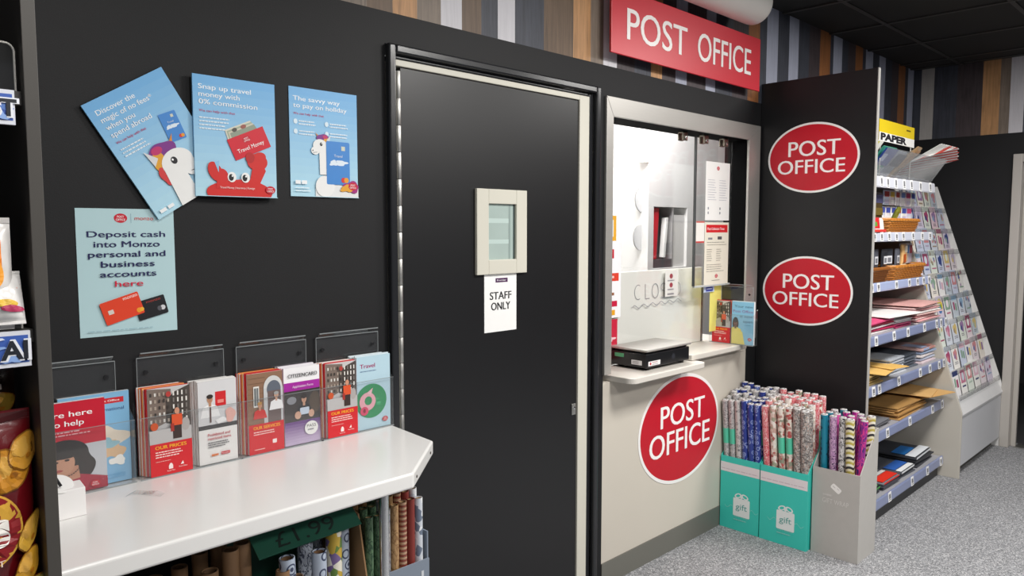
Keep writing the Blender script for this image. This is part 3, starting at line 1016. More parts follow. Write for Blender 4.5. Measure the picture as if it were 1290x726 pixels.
def art_prices(q, w, h, title='OUR PRICES', seed=3):
    street(q, w, h * .36, h, seed)
    q.rect(0, 0, w, h * .37, '#cb2029')
    q.text(title, w * .12, h * .305, h * .038, '#f6b62a', w=w * .74, bold=-.02)
    q.lines(w * .12, h * .265, w * .75, 3, h * .028, h * .012, '#f2d5d0', seed)
    q.lines(w * .12, h * .16, w * .45, 1, h * .03, h * .008, '#e8a8a4', seed + 1)
    q.rect(w * .42, h * .06, w * .52, h * .1, '#f2e3e0').poly([(w * .42, h * .1), (w * .52, h * .1), (w * .49, h * .125), (w * .45, h * .125)], '#f2e3e0')
    q.text('Royal Mail', w * .38, h * .035, h * .013, '#f2e3e0', w=w * .18).text('Post Office', w * .66, h * .06, h * .013, '#f2e3e0', w=w * .2).poly([(w * .7, h * .09), (w * .78, h * .09), (w * .76, h * .13)], '#f2e3e0')

def person(q, x, z, s, skin, hair, shirt, long=False):
    q.move(x, z, 0, s)
    if long:
        q.ell(0, -.05, .17, .34, hair)
    q.poly([(-.40, -.75), (-.30, -.32), (-.08, -.22), (.08, -.22), (.30, -.32), (.42, -.75)], shirt)
    q.rect(-.055, -.3, .055, -.1, skin).ell(0, 0, .12, .165, skin).ell(0, .11, .135, .09, hair)
    q.ell(-.045, .01, .016, .010, '#2b211e', 10).ell(.045, .01, .016, .010, '#2b211e', 10).rect(-.04, -.082, .04, -.07, '#94504a').poly([(-.012, -.045), (.016, -.045), (.004, .0)], '#a8765c')
    q.move()

def art_prohibited(q, w, h):
    q.rect(0, 0, w, h, '#eceae8').rect(0, h * .42, w, h, '#d6d6d8')
    q.rect(w * .44, h * .68, w * .72, h * .86, '#cf2127').rect(w * .5, h * .72, w * .66, h * .76, '#e88a80')
    q.rect(0, h * .42, w, h * .47, '#26262a')
    person(q, w * .30, h * .78, w * .62, '#b98a6c', '#2e2521', '#f1f1f1')
    q.rect(w * .285, h * .5, w * .325, h * .685, '#5a3a34')
    q.poly([(w * .5, h * .47), (w * .8, h * .5), (w * .62, h * .55), (w * .42, h * .52)], '#f3f3f3').ell(w * .82, h * .56, w * .13, h * .09, '#e9b3a8', wob=.1)
    q.text('Prohibited and', w * .22, h * .335, h * .032, '#c2203a', w=w * .58, bold=-.016).text('restricted items', w * .22, h * .29, h * .032, '#c2203a', w=w * .60, bold=-.016)
    q.lines(w * .22, h * .25, w * .6, 3, h * .026, h * .012, '#5a5a60', 12)
    q.rect(w * .3, h * .09, w * .48, h * .115, '#d9702a').rect(w * .55, h * .09, w * .78, h * .125, '#c8202c').text('Post Office', w * .57, h * .1, h * .012, '#ffffff', w=w * .19)

def art_services(q, w, h):
    q.rect(0, h * .36, w, h, '#8d6c55')
    for i in range(9):
        q.rect(0, h * (.42 + .065 * i), w * .5, h * (.423 + .065 * i), '#6f5341')
    q.ell(w * .72, h * .80, w * .27, h * .15, '#cfd0cf').rect(w * .45, h * .36, w, h * .8, '#c4c6c8').ell(w * .74, h * .78, w * .2, h * .11, '#5f6672').rect(w * .56, h * .36, w * .94, h * .76, '#6b5a58')
    q.rect(w * .16, h * .58, w * .32, h * .84, '#e3e1dc').rect(w * .18, h * .6, w * .24, h * .82, '#6a6f70').rect(w * .25, h * .6, w * .30, h * .82, '#6a6f70')
    person(q, w * .33, h * .60, w * .48, '#c79477', '#b98b4a', '#cf2a26')
    person(q, w * .80, h * .70, w * .52, '#caa089', '#9c9c9c', '#e6e6e8')
    q.rect(0, 0, w, h * .37, '#cb2029').text('OUR SERVICES', w * .13, h * .305, h * .038, '#f6b62a', w=w * .76, bold=-.02)
    q.lines(w * .13, h * .265, w * .75, 2, h * .028, h * .012, '#f2d5d0', 21).rect(w * .66, h * .1, w * .78, h * .15, '#f2e3e0').lines(w * .14, h * .05, w * .3, 1, h * .03, h * .01, '#f2d5d0', 22)

def art_citizen(q, w, h):
    q.rect(0, 0, w, h, '#efeef0').rect(0, h * .70, w, h * .81, '#a3249c').rect(0, h * .3, w, h * .70, '#3a3434')
    for i in range(8):
        c1, c2 = lin('#6a3f86'), lin('#c9b6d4')
        t = i / 7
        q.rect(0, h * (.3 - .0375 * (i + 1)), w, h * (.3 - .0375 * i), tuple(round(c1[k] + (c2[k] - c1[k]) * t, 4) for k in range(3)) and c_ink(tuple(round(c1[k] + (c2[k] - c1[k]) * t, 4) for k in range(3))))
    q.ell(w * .85, h * .52, w * .16, h * .14, '#55463a').ell(w * .2, h * .58, w * .13, h * .05, '#8d8f96')
    person(q, w * .54, h * .58, w * .58, '#c99a80', '#2a1d1c', '#26262c', True)
    q.rrect(w * .42, h * .38, w * .68, h * .47, .003, '#c7d4e4').ell(w * .36, h * .38, w * .09, h * .05, '#d0a48c').ell(w * .74, h * .38, w * .08, h * .05, '#d0a48c')
    q.text('CITIZENCARD', w * .1, h * .875, h * .045, '#2c2c30', w=w * .82, bold=-.02).text('Application Form', w * .22, h * .74, h * .032, '#f3dff2', w=w * .58, bold=.012)
    q.ell(w * .73, h * .19, w * .19, h * .09, '#f1f0ee').text('PASS', w * .73, h * .2, h * .04, '#2c2c30', w=w * .26, align='c', bold=.02).lines(w * .62, h * .16, w * .22, 1, .01, h * .02, '#8a8a92', 4)

def art_travel(q, w, h):
    q.rect(0, 0, w, h, '#b6d3e0')
    q.text('Travel', w * .1, h * .84, h * .055, '#a21a62', w=w * .44, bold=-.02).lines(w * .1, h * .79, w * .6, 1, .01, h * .012, '#6b86a4', 8)
    q.ell(w * .42, h * .38, w * .46, h * .235, '#2f8f5b', 36)
    r = random.Random(5)
    for i in range(12):
        a, d = r.uniform(0, 6.28), r.uniform(.1, .75)
        q.ell(w * (.42 + .4 * d * math.cos(a)), h * (.38 + .2 * d * math.sin(a)), w * .07, h * .014, r.choice(['#3fa870', '#277a4d', '#56b583']), 14)
    q.ell(w * .30, h * .38, w * .24, h * .125, '#e7a9b4').ell(w * .32, h * .39, w * .11, h * .06, '#2f8f5b').ell(w * .2, h * .255, w * .12, h * .06, '#d8456a').poly([(w * .28, h * .5), (w * .46, h * .56), (w * .40, h * .46)], '#e9bcc4').ell(w * .2, h * .26, w * .04, h * .03, '#8d2038')
    q.oval(w * .82, h * .1, w * .17)
    q.rect(0, 0, w, .0008, '#b6d3e0')

def art_help(q, w, h):
    q.rect(0, 0, w, h, '#c9ccd2').rect(0, h * .52, w, h, '#c8102e')
    q.text("We're here", -w * .02, h * .84, h * .058, '#ffffff', w=w * .84, bold=-.012).text('to help', w * .24, h * .74, h * .058, '#ffffff', w=w * .46, bold=-.012)
    q.lines(w * .1, h * .67, w * .75, 2, h * .03, h * .012, '#f0b8be', 31)
    q.ell(w * .42, h * .44, w * .33, h * .155, '#231d1d').ell(w * .68, h * .30, w * .15, h * .15, '#2a2222', wob=.1)
    q.poly([(w * .1, 0), (w * .3, h * .14), (w * .62, h * .2), (w, h * .12), (w, 0)], '#a81a38')
    q.poly([(w * .38, h * .14), (w * .62, h * .16), (w * .6, h * .3), (w * .36, h * .3)], '#c58d72').ell(w * .38, h * .345, w * .175, h * .135, '#cf9a7e').ell(w * .42, h * .455, w * .25, h * .065, '#231d1d')
    q.ell(w * .3, h * .365, w * .035, h * .012, '#2a1a18', 12).ell(w * .45, h * .375, w * .035, h * .012, '#2a1a18', 12).ell(w * .33, h * .27, w * .06, h * .013, '#b5524e', 14).rect(w * .25, h * .392, w * .34, h * .398, '#2a1a18').rect(w * .41, h * .40, w * .5, h * .406, '#2a1a18')
    for i in range(10):
        a = .25 * i
        q.ell(w * (.40 + .24 * math.cos(-a * .6 - .1)), h * (.34 + .14 * math.sin(-a * .6 - .1)), w * .012, h * .006, '#18181c', 8)
    q.oval(w * .82, h * .065, w * .14)

def art_bluebook(q, w, h):
    q.rect(0, 0, w, h, '#7fb4d8').rect(w * .5, h * .88, w * .92, h * .94, '#c8202c').text('Post Office', w * .54, h * .9, h * .02, '#ffffff', w=w * .32).text('International', w * .5, h * .80, h * .035, '#1e3a7a', w=w * .42, bold=.012)
    q.ell(w * .6, h * .5, w * .34, h * .14, '#e2d6c4', wob=.15).ell(w * .72, h * .36, w * .2, h * .09, '#d9b48c', wob=.2).ell(w * .65, h * .44, w * .16, h * .06, '#8fb9c6', wob=.2).ell(w * .8, h * .24, w * .12, h * .05, '#f0efe9', wob=.2)
    q.rect(w * .5, h * .05, w * .9, h * .1, '#6ba4cc')

def art_open(q, w, h):
    q.rect(0, 0, w, h, '#8cc8e6')
    for i, (t, c) in enumerate([('Your new', '#12507c'), ('Post Office', '#8a3a8e'), ('is now', '#12507c'), ('open', '#12507c')]):
        q.text(t, w * .96, h * (.86 - .115 * i), h * .06, c, w=w * [.84, .9, .58, .44][i], align='r', bold=.012)
    q.lines(w * .6, h * .45, w * .34, 1, .01, h * .012, '#4a8ab4', 3)
    person(q, w * .18, h * .50, w * .82, '#6d4634', '#17141a', '#eadb6a', True)
    q.poly([(0, 0), (w * .62, 0), (w * .5, h * .3), (w * .1, h * .32), (0, h * .3)], '#ecdf73')
    q.oval(w * .84, h * .13, w * .18)

def leaflet(label, fr, w, h, th, art, edge='#efecea', group=None, **kw):
    """one leaflet standing on frame fr (a: left edge, b: back, c: foot)"""
    s = thing('leaflet', label, 'leaflet', fr(w / 2, 0, 0), group)
    MB().box(0, 0, 0, w, th, h, 0, fr).build('pages', mat(edge, .5, 0, .02, 30), s)
    if art:
        q = Print(fr, th + .0003)
        q.clip = (0, 0, w, h)
        art(q, w, h, **kw)
        q.build(s, 'cover_picture', 'cover_lettering')
    return s

def pile(fr, n, w, h, front_label, hid_label, art, edges, gap=.0032, group='leaflets', seed=1, **kw):
    """a pile of equal leaflets; the front one shows its cover, the edges of the rest show beside it"""
    r = random.Random(seed)
    for i in range(n):
        b = .0008 + i * gap
        last = i == n - 1
        k = n - 1 - i
        f2 = fr.sub(-.0016 * k + r.uniform(-.0008, .0008), b, .0002, r.uniform(-.004, .004) if not last else 0, .0)
        leaflet(front_label if last else hid_label, f2, w, h + (0 if last else r.uniform(-.002, .004)), gap * .8, art if last else None, edges[i % len(edges)], group, **(kw if last else {}))

def holder(name, label, fr, w, h=.287, lip=.150, b0=.004, bot=.045, screws=True, split=None):
    """clear wall-backed leaflet holder: back plate with a bent top, floor, sides, front lip"""
    s = thing(name, label, 'leaflet holder', fr(w / 2, 0, 0))
    t = .0022
    m = MB()
    p0, p1 = .010, w - .024
    m.box(p0, b0, 0, p1, b0 + t, h, 0, fr)
    m.prism([(b0, h), (b0 + t, h), (b0 + .012, h + .012), (b0 + .010, h + .013)], p0 + .006, p1 - .006, 0, fr, 'a')
    m.build('back_plate', ACRYL, s)
    m = MB()
    m.box(0, b0 + t, 0, w, bot, t, 0, fr)
    m.box(-t, bot, 0, w + t, bot + t, lip, 0, fr)
    for a in (-t, w):
        m.prism([(b0 + t, 0), (bot, 0), (bot, lip), (b0 + t, lip + .03)], a, a + t, 0, fr, 'a')
    m.build('pocket', ACRYL, s)
    e = MB()
    e.box(-t, bot + t, 0, w + t, bot + t + .0008, .003, 0, fr)
    e.box(p0, b0 + t, h - .001, p1, b0 + t + .0012, h + .001, 0, fr)
    e.box(p0 + .006, b0 + .011, h + .011, p1 - .006, b0 + .0128, h + .0135, 0, fr)
    e.box(p0 - .0006, b0, lip + .03, p0 + .0006, b0 + t + .0006, h, 0, fr)
    e.box(p1 - .0006, b0, lip + .03, p1 + .0006, b0 + t + .0006, h, 0, fr)
    e.box(-t, bot + t, lip - .0012, w + t, bot + t + .0004, lip, 0, fr)
    e.build('edge', mat('#8f9496', .2), s)
    if split:
        MB().box(split - .001, b0 + t, t, split + .001, bot - .001, lip, 0, fr).build('divider', ACRYL, s)
    if screws:
        for a in (p0 + .02, p1 - .02):
            MB().tube(fr(a, b0 + t, h - .036), fr(a, b0 + t + .003, h - .036), .0055, n=14).build('screw', mat('#1b1b1d', .3), s, smooth='auto')
    return s

Z1 = TZ + .0003
EDG = ['#c8282c', '#efe9e6', '#e8843a', '#f1ebe4', '#d94a38', '#f0a860', '#efe6e4', '#c9202c']
def H(x0, w):
    return FR((x0, 0, Z1))
# holder nearest the snack rack
f = FR((.346, 0, Z1))
holder('leaflet_holder', 'clear leaflet holder beside the snack rack holding red and blue booklets', f, .246)
leaflet('blue booklet with a globe picture behind the red booklet', f.sub(.098, .0085, .003), .148, .214, .010, art_bluebook, '#dfe6ea')
leaflet("red booklet reading We're here to help with a headset wearer", f.sub(.041, .021, .003), .148, .208, .012, art_help, '#e9e6e6')
f = FR((.606, 0, Z1))
holder('leaflet_holder', 'clear leaflet holder with OUR PRICES and white Prohibited leaflets', f, .246, split=.122)
pile(f.sub(.019, .006, .003), 10, .099, .212, 'OUR PRICES leaflet with a street photo beside the Prohibited leaflets', 'OUR PRICES leaflet edge in the pile left of the Prohibited leaflets', lambda q, w, h: art_prices(q, w, h, seed=3), EDG, .0036, 'OUR PRICES leaflets beside the Prohibited leaflets', 2)
pile(f.sub(.139, .006, .003), 8, .099, .212, 'white leaflet reading Prohibited and restricted items', 'white leaflet behind the front Prohibited and restricted items leaflet', art_prohibited, ['#eceae8', '#dcdad8'], .0044, 'Prohibited and restricted items leaflets', 3)
f = FR((.852, 0, Z1))
holder('leaflet_holder', 'clear leaflet holder with OUR SERVICES and purple application form leaflets', f, .236, split=.122)
pile(f.sub(.020, .006, .003), 10, .099, .214, 'OUR SERVICES leaflet with a brick doorway photo', 'OUR SERVICES leaflet edge in the pile behind the front copy', art_services, EDG, .0036, 'OUR SERVICES leaflets', 4)
pile(f.sub(.126, .006, .003), 7, .108, .215, 'purple and white application form leaflet with a woman holding a card', 'leaflet behind the front purple application form', art_citizen, ['#efeef0', '#cdb8d2'], .0046, 'application form leaflets', 5)
f = FR((1.086, 0, Z1))
holder('leaflet_holder', 'clear leaflet holder with OUR PRICES and pale blue Travel leaflets', f, .244, split=.120)
pile(f.sub(.018, .006, .003), 10, .099, .212, 'OUR PRICES leaflet with a street photo beside the Travel booklet', 'OUR PRICES leaflet edge in the pile left of the Travel booklet', lambda q, w, h: art_prices(q, w, h, seed=9), EDG, .0036, 'OUR PRICES leaflets beside the Travel booklet', 6)
pile(f.sub(.122, .006, .003), 7, .118, .218, 'pale blue Travel booklet with a flamingo float in green water', 'pale booklet behind the front Travel booklet', art_travel, ['#dfe8ec', '#cfdde4'], .0046, 'Travel booklets', 7)
# holder on the service counter, turned to face the door
f = FR((3.47, .110, .9203), (0, -1, 0), (-1, 0, 0))
holder('leaflet_holder', 'clear leaflet holder on the service counter beside the partition panel', f, .240, split=.118)
pile(f.sub(.016, .006, .003), 9, .099, .212, 'OUR PRICES leaflet on the service counter beside the blue leaflet', 'leaflet edge in the OUR PRICES pile on the service counter', lambda q, w, h: art_prices(q, w, h, seed=14), EDG, .0038, 'OUR PRICES leaflets on the service counter', 8)
pile(f.sub(.120, .006, .003), 7, .118, .213, 'blue leaflet with a person in yellow on the service counter', 'pale leaflet behind the front blue leaflet on the service counter', art_open, ['#dfe8ec', '#f0efef'], .0046, 'now open leaflets', 9)

# little white card box with a round top at the left end of the table
s = thing('card_box', 'small folded white card box with a round tab beside the snack rack', 'box', (.40, -.16, TZ))
MB().prism([(-.187, 0), (-.095, 0), (-.095, .045), (-.150, .066), (-.187, .060)], .345, .448, 0, lambda a, b, c: Vector((a, b, c + TZ + .0003)), 'a').build('body', mat('#eceae9', .5, 0, .01), s, bevel=.0015)
MB().lathe([(0, 0), (.026, 0), (.027, .001), (.026, .002), (0, .002)], (.405, -.165, TZ + .070), (.1, -.5, .85), 28).build('tab', WHITE, s, smooth='auto')
MB().tube((.392, -.185, TZ + .068), (.374, -.176, TZ + .105), .003, n=10).tube((.405, -.180, TZ + .07), (.388, -.172, TZ + .108), .003, n=10).build('pen_stem', mat('#1d1d20', .3), s, smooth='auto')
s = thing('sticky_tape', 'crumpled scrap of clear tape on the white table before the leaflets', 'tape', (.575, -.15, TZ))
m = MB()
pts = [(-.03, .02), (-.012, .026), (.004, .012), (.018, -.014), (.03, -.03)]
zz = [.0006, .004, .001, .005, .0008]
V = []
for (a, b), z in zip(pts, zz):
    V += [(.575 + a - .008, -.15 + b - .006, TZ + z), (.575 + a + .008, -.15 + b + .008, TZ + z + .001)]
m.add(V, [(2 * i, 2 * i + 1, 2 * i + 3, 2 * i + 2) for i in range(4)])
m.build('strip', clear('tape_film', (.95, .95, .95), 2.2, .08, .1), s)

# ------------------------------------------------------------------ things under the table
tubes = [(.530, -.36, .735, .017), (.572, -.34, .742, .018), (.610, -.33, .752, .016), (.640, -.35, .772, .018), (.682, -.345, .800, .018), (.722, -.33, .806, .018), (.555, -.28, .760, .017), (.598, -.26, .765, .017), (.640, -.27, .78, .017), (.69, -.26, .79, .018)]
KT = mat('#866546', .65, 0, .12, 12)
KD = mat('#6e5138', .7, 0, .12, 12)
def hollow(name, label, x, y, z0, z1, r, m, group, lean=(0, 0), inner=None, cat='paper roll'):
    s = thing(name, label, cat, (x, y, z0), group)
    d = Vector((lean[0], lean[1], z1 - z0)).normalized()
    hgt = (z1 - z0)
    MB().lathe([(r * .8, 0), (r, 0), (r, hgt), (r * .8, hgt)], (x, y, z0), d, 20, closed=True).build('tube', m, s, smooth='auto')
    MB().lathe([(r * .79, .02), (r * .79, hgt - .003), (r * .6, hgt - .003), (r * .6, .02)], (x, y, z0), d, 16, closed=True).build('inner_layers', inner or KD, s, smooth='auto')
    return s
ORD = ['first', 'second', 'third', 'fourth', 'fifth', 'sixth', 'seventh', 'eighth', 'ninth', 'tenth']
for i, (x, y, z, r) in enumerate(tubes):
    row = 'front' if i < 6 else 'rear'
    k = i if i < 6 else i - 6
    hollow('kraft_roll', f'brown kraft paper roll, {ORD[k]} from the snack rack in the {row} row under the table', x, y, .0, z, r, KT, 'brown kraft rolls under the table', (random.uniform(-.01, .01), random.uniform(-.01, .01)))
hollow('kraft_roll', 'short brown kraft roll leaning towards the green box under the table', .745, -.39, .0, .745, .015, KT, 'brown kraft rolls under the table', (.03, -.01))
hollow('kraft_roll', 'shortest brown kraft roll touching the blue patterned rolls under the table', .783, -.40, .0, .725, .014, KT, 'brown kraft rolls under the table', (.02, -.01))

gb = thing('gift_wrap_box', 'open cardboard box with a green £1.99 flap under the table', 'box', (.88, -.27, 0))
GRN = mat('#0d523f', .5, 0, .08, 6)
m = MB().box(.735, -.150, 0, 1.0, -.145, .835).box(.735, -.40, 0, .739, -.15, .70).box(.739, -.405, 0, 1.0, -.401, .45)
m.build('green_panel', GRN, gb)
MB().prism([(-.40, 0), (-.15, 0), (-.15, .83), (-.36, .80), (-.40, .62)], .996, 1.0, axis='a').build('kraft_side', CARD, gb)
fl = FR((.728, -.385, .775)).sub(0, 0, 0, .03, .9)
MB().box(0, 0, 0, .262, .003, .075, 0, fl).build('flap', GRN, gb)
q = Print(fl, .0034)
q.text('£1.99', .05, .012, .036, '#0c1f1a', w=.15)
q.build(gb, let='flap_writing')
BLU = pattern('under_blue', 'rings', ['#aab4c4', '#39415a'], 30)
FLO = pattern('under_floral', 'cells', ['#d9d5c6', '#b79a3a', '#d9d5c6', '#5c7a3a', '#6d5a86', '#d2cdbd'], 45)
TXT = pattern('under_text', 'words', ['#b9c0cc', '#4a5064'], 40)
for i, (x, y, z, r, m, nm, ln) in enumerate([(.825, -.39, .765, .018, BLU, 'pale blue ring patterned roll leaning left', (-.035, 0)), (.86, -.345, .785, .018, TXT, 'pale blue scribble patterned roll behind', (0, 0)), (.868, -.395, .757, .017, BLU, 'pale blue ring patterned roll in the middle', (0, 0)),
        (.922, -.37, .782, .019, FLO, 'yellow and purple floral roll', (0, 0)), (.962, -.34, .800, .018, BLU, 'blue ring patterned roll against the cardboard side', (0, 0)), (.93, -.27, .80, .018, TXT, 'scribble patterned roll behind the floral roll', (0, 0))]):
    hollow('gift_wrap_roll', nm + ' in the green flapped box', x, y, .006, z, r, m, 'patterned rolls in the green flapped box', ln)

bx = thing('gift_wrap_box', 'grey card box of slim rolls at the clipped end of the table', 'box', (1.12, -.27, 0))
GB = mat('#7c8694', .5, 0, .05, 6)
MB().box(1.012, -.375, 0, 1.205, -.371, .628).box(1.012, -.375, 0, 1.016, -.19, .628).box(1.201, -.371, 0, 1.205, -.19, .70).box(1.016, -.194, 0, 1.201, -.19, .75).box(1.016, -.371, 0, 1.201, -.194, .004).build('carton', GB, bx)
MB().box(1.178, -.376, .585, 1.186, -.375, .60).build('tab_slot', mat('#c9cdd2', .5), bx)
SL = [pattern('slim_green', 'words', ['#5d7a5c', '#34503c'], 30), pattern('slim_grey', 'words', ['#8d8f98', '#5a5c66', '#b5b2a8'], 40), pattern('slim_print', 'stripes', ['#c09a7c', '#2f2a2a', '#b98d72', '#7a2c24'], 24), mat('#7d2f28', .5), pattern('slim_tan', 'words', ['#b08c62', '#8a6844'], 30), pattern('slim_white', 'cells', ['#c9ced6', '#6b7688', '#e6e8ea'], 60)]
SN = ['green', 'grey print', 'tan and black print', 'dark red', 'tan', 'white and blue']
TOPC = mat('#b79a72', .7, 0, .1, 14)
n = 0
for j in range(5):
    for i in range(7):
        x, y = 1.030 + i * .0258 + (j % 2) * .006, -.356 + j * .033
        if x > 1.192 or (abs(x - 1.045) < .024 and abs(y + .40) < .024):
            continue
        k = [0, 0, 1, 4, 2, 3, 5][i] if j < 2 else random.choice([0, 1, 4, 4, 2])
        z = .80 + j * .006 + random.uniform(-.008, .008) + (.0 if i > 2 else -.012)
        hollow('slim_roll', f'{SN[k]} slim roll, {ORD[i]} along the {ORD[j]} row of the grey box', x, y, .006, z, .0112, SL[k], 'slim rolls in the grey box', (0, 0), TOPC)
# ================================================================== SNACK RACK (left edge)
sr = thing('snack_rack', 'dark grey snack shelving rack standing against the black wall', 'shelving', (.0, -.3, 0))
MB().box(.283, -.60, 0, .302, -.004, 2.25).build('side_panel', mat('#474440', .5, 0, .06, 8), sr, bevel=.001)
MB().box(-.62, -.03, 0, .283, -.004, 2.25).build('back_panel', DEEPGREY, sr)
for z in (.40, .86, 1.345, 1.698):
    MB().box(-.62, -.585, z - .02, .283, -.03, z).build('shelf', mat('#4a4745', .5), sr)
MB().box(-.62, -.55, 0, .283, -.03, .38).build('plinth', DEEPGREY, sr)
def snack_strip(z0, z1, x1, txt, xx):
    fr = FR((-.62, -.589, z0))
    s = MB().box(0, 0, 0, .62 + x1, .008, z1 - z0, 0, fr).build('label_strip', mat('#dfe2ea', .35), sr)
    h = z1 - z0
    q = Print(fr, .0084)
    q.rect(.3, .006, .62 + x1 - .003, h - .006, '#3f62b4')
    r = random.Random(3)
    for i in range(14):
        q.ell(.74 + r.uniform(0, .15), r.uniform(.008, h - .008), .012, .005, r.choice(['#8fb0e6', '#dfe8f7', '#5f85cc']), 14, wob=.3)
    q.k += 2
    q.text(txt, xx + .62, .012, h - .026, '#eef1f8', bold=.07)
    q.k += 2
    q.text(txt, xx + .62 + .001, .0125, h - .027, '#22262f', bold=.03)
    q.build(s)
snack_strip(1.291, 1.344, .276, 'AI', .236)
snack_strip(1.647, 1.697, .271, 'ST', .236)
for z0, z1, x1 in ((1.346, 1.418, .270), (1.699, 1.768, .277)):
    fr = FR((0, -.576, 0))
    n = 6
    pts = [(-.6, z0), (x1, z0), (x1, z1 - .012)] + [(x1 - .012 + .012 * math.cos(PI / 2 * i / n), z1 - .012 + .012 * math.sin(PI / 2 * i / n)) for i in range(n + 1)] + [(-.6, z1)]
    f_ = MB().prism(pts, 0, .003, 0, fr).build('clear_riser', ACRYL, sr)
    e = MB().path([fr(a, .0015, c) for a, c in pts[1:-1]] + [fr(-.6, .0015, z1)], .0016, 8)
    e.build('riser_edge', mat('#c9c6c0', .25), f_)

def bag(label, fr, w, h, dep, color, rough=.22, group='crisp packets on the snack rack'):
    s = thing('crisp_packet', label, 'crisps', fr(w / 2, 0, 0), group)
    def prof(u, v):
        a = max(0, 1 - abs(2 * u - 1) ** 3.2) ** .6
        b = max(0, 1 - abs(2 * min(max((v - .06) / .88, 0), 1) - 1) ** 3.0) ** .6
        return a * b
    def S(X, Y, b, side=1):
        u, v = X / w, Y / h
        p = prof(u, v)
        wr = .0022 * math.sin(X * 190 + Y * 60) * math.sin(Y * 150 - X * 70) * p + .0012 * math.sin(X * 420 + Y * 230) * p
        return fr(X, side * (dep / 2 * p + wr) + dep / 2 + b, Y)
    nx, ny = 26, 36
    m = MB()
    for side in (1, -1):
        V = [S(w * i / nx, h * j / ny, .0004 * side, side) for j in range(ny + 1) for i in range(nx + 1)]
        F = []
        for j in range(ny):
            for i in range(nx):
                k = j * (nx + 1) + i
                t = (k, k + 1, k + nx + 2, k + nx + 1)
                F.append(t if side == 1 else t[::-1])
        m.add(V, F)
    m.build('packet', mat(color, rough, 0, .12, 14, .25, 60, .6), s, smooth=True)
    c = MB()
    for v0 in (0, .955):
        for k in range(5):
            y = h * (v0 + .009 * k)
            c.path([fr(w * i / 10, dep / 2 + .0006, y) for i in range(11)], .0009, 6)
    c.build('crimped_seam', mat(color, rough, 0, .12, 14), s)
    return s, Print(fr, .0012, S)
s, q = bag('large maroon crisp packet on the snack rack below the label strip', FR((.086, -.525, .881)), .193, .338, .052, '#6e1018')
def crisp(x, y, rx, ry, rot, c='#d9932a'):
    q.ell(x, y, rx, ry, '#8f5a14', 26, rot, .05).ell(x, y, rx * .93, ry * .93, c, 26, rot, .06).ell(x - rx * .2, y + ry * .2, rx * .55, ry * .5, '#eab350', 20, rot, .12).ell(x + rx * .3, y - ry * .25, rx * .16, ry * .14, '#b9741c', 12, rot)
q.poly([(0.01, .30), (.19, .325), (.19, .335), (.01, .335)], '#4c0a10')
crisp(.155, .250, .034, .034, .3)
crisp(.180, .275, .020, .030, -.3, '#e2a238')
crisp(.120, .275, .03, .026, .3)
q.ell(.118, .165, .054, .060, '#d9a63a', 34).ell(.118, .165, .051, .057, '#8a1018', 34)
q.text('Is', .112, .143, .052, '#f4efe8', w=.042, bold=.05)
crisp(.181, .150, .013, .032, -.4, '#e3b040')
crisp(.176, .098, .016, .030, -.35, '#d9a02e')
q.text('SALT', .105, .112, .009, '#e9d6c6', w=.04, bold=.01)
crisp(.165, .055, .040, .022, .5, '#c9b45a')
crisp(.125, .03, .034, .024, -.2, '#cdb75e')
q.build(s, 'printed_crisps', 'printed_name')
s, q = bag('dark brown crisp packet hanging behind the large maroon packet', FR((.082, -.47, .95)), .19, .335, .05, '#2a1812')
crisp(.16, .27, .03, .02, .3, '#a8862e')
crisp(.12, .26, .03, .024, -.3, '#8a6c24')
q.rect(.03, .295, .17, .303, '#cfc6bb')
q.build(s, 'printed_crisps', 'printed_name')
s, q = bag('orange and white crisp packet standing upright on the upper shelf', FR((.075, -.555, 1.347)), .185, .165, .05, '#dcd9d6')
q.rect(.02, .075, .17, .135, '#e2801a').ell(.15, .09, .02, .03, '#f0a030', rot=.4)
q.build(s, 'printed_band')
s, q = bag('orange and white crisp packet slumped low behind the clear shelf riser', FR((.10, -.573, 1.347)).sub(0, 0, 0, .0, .35), .172, .082, .046, '#dedcda')
q.poly([(.09, .045), (.165, .052), (.15, .07), (.09, .075)], '#e46a1c').ell(.145, .028, .018, .006, '#d9b23a').ell(.155, .02, .016, .005, '#b0345a')
q.build(s, 'printed_band')

# ================================================================== PARTITION PANEL AND SHELVING
pp = thing('partition_panel', 'tall black partition panel standing out from the wall beside the window', 'partition', (3.71, -.29, 0))
MB().box(3.701, -.574, 0, 3.722, -.003, 2.242).build('panel', mat('#171719', .42, 0, .06, 5, .05, 300, .4), pp)
MB().box(3.700, -.578, 0, 3.723, -.574, 2.242).build('edge_strip', mat('#a9a7a3', .4), pp)

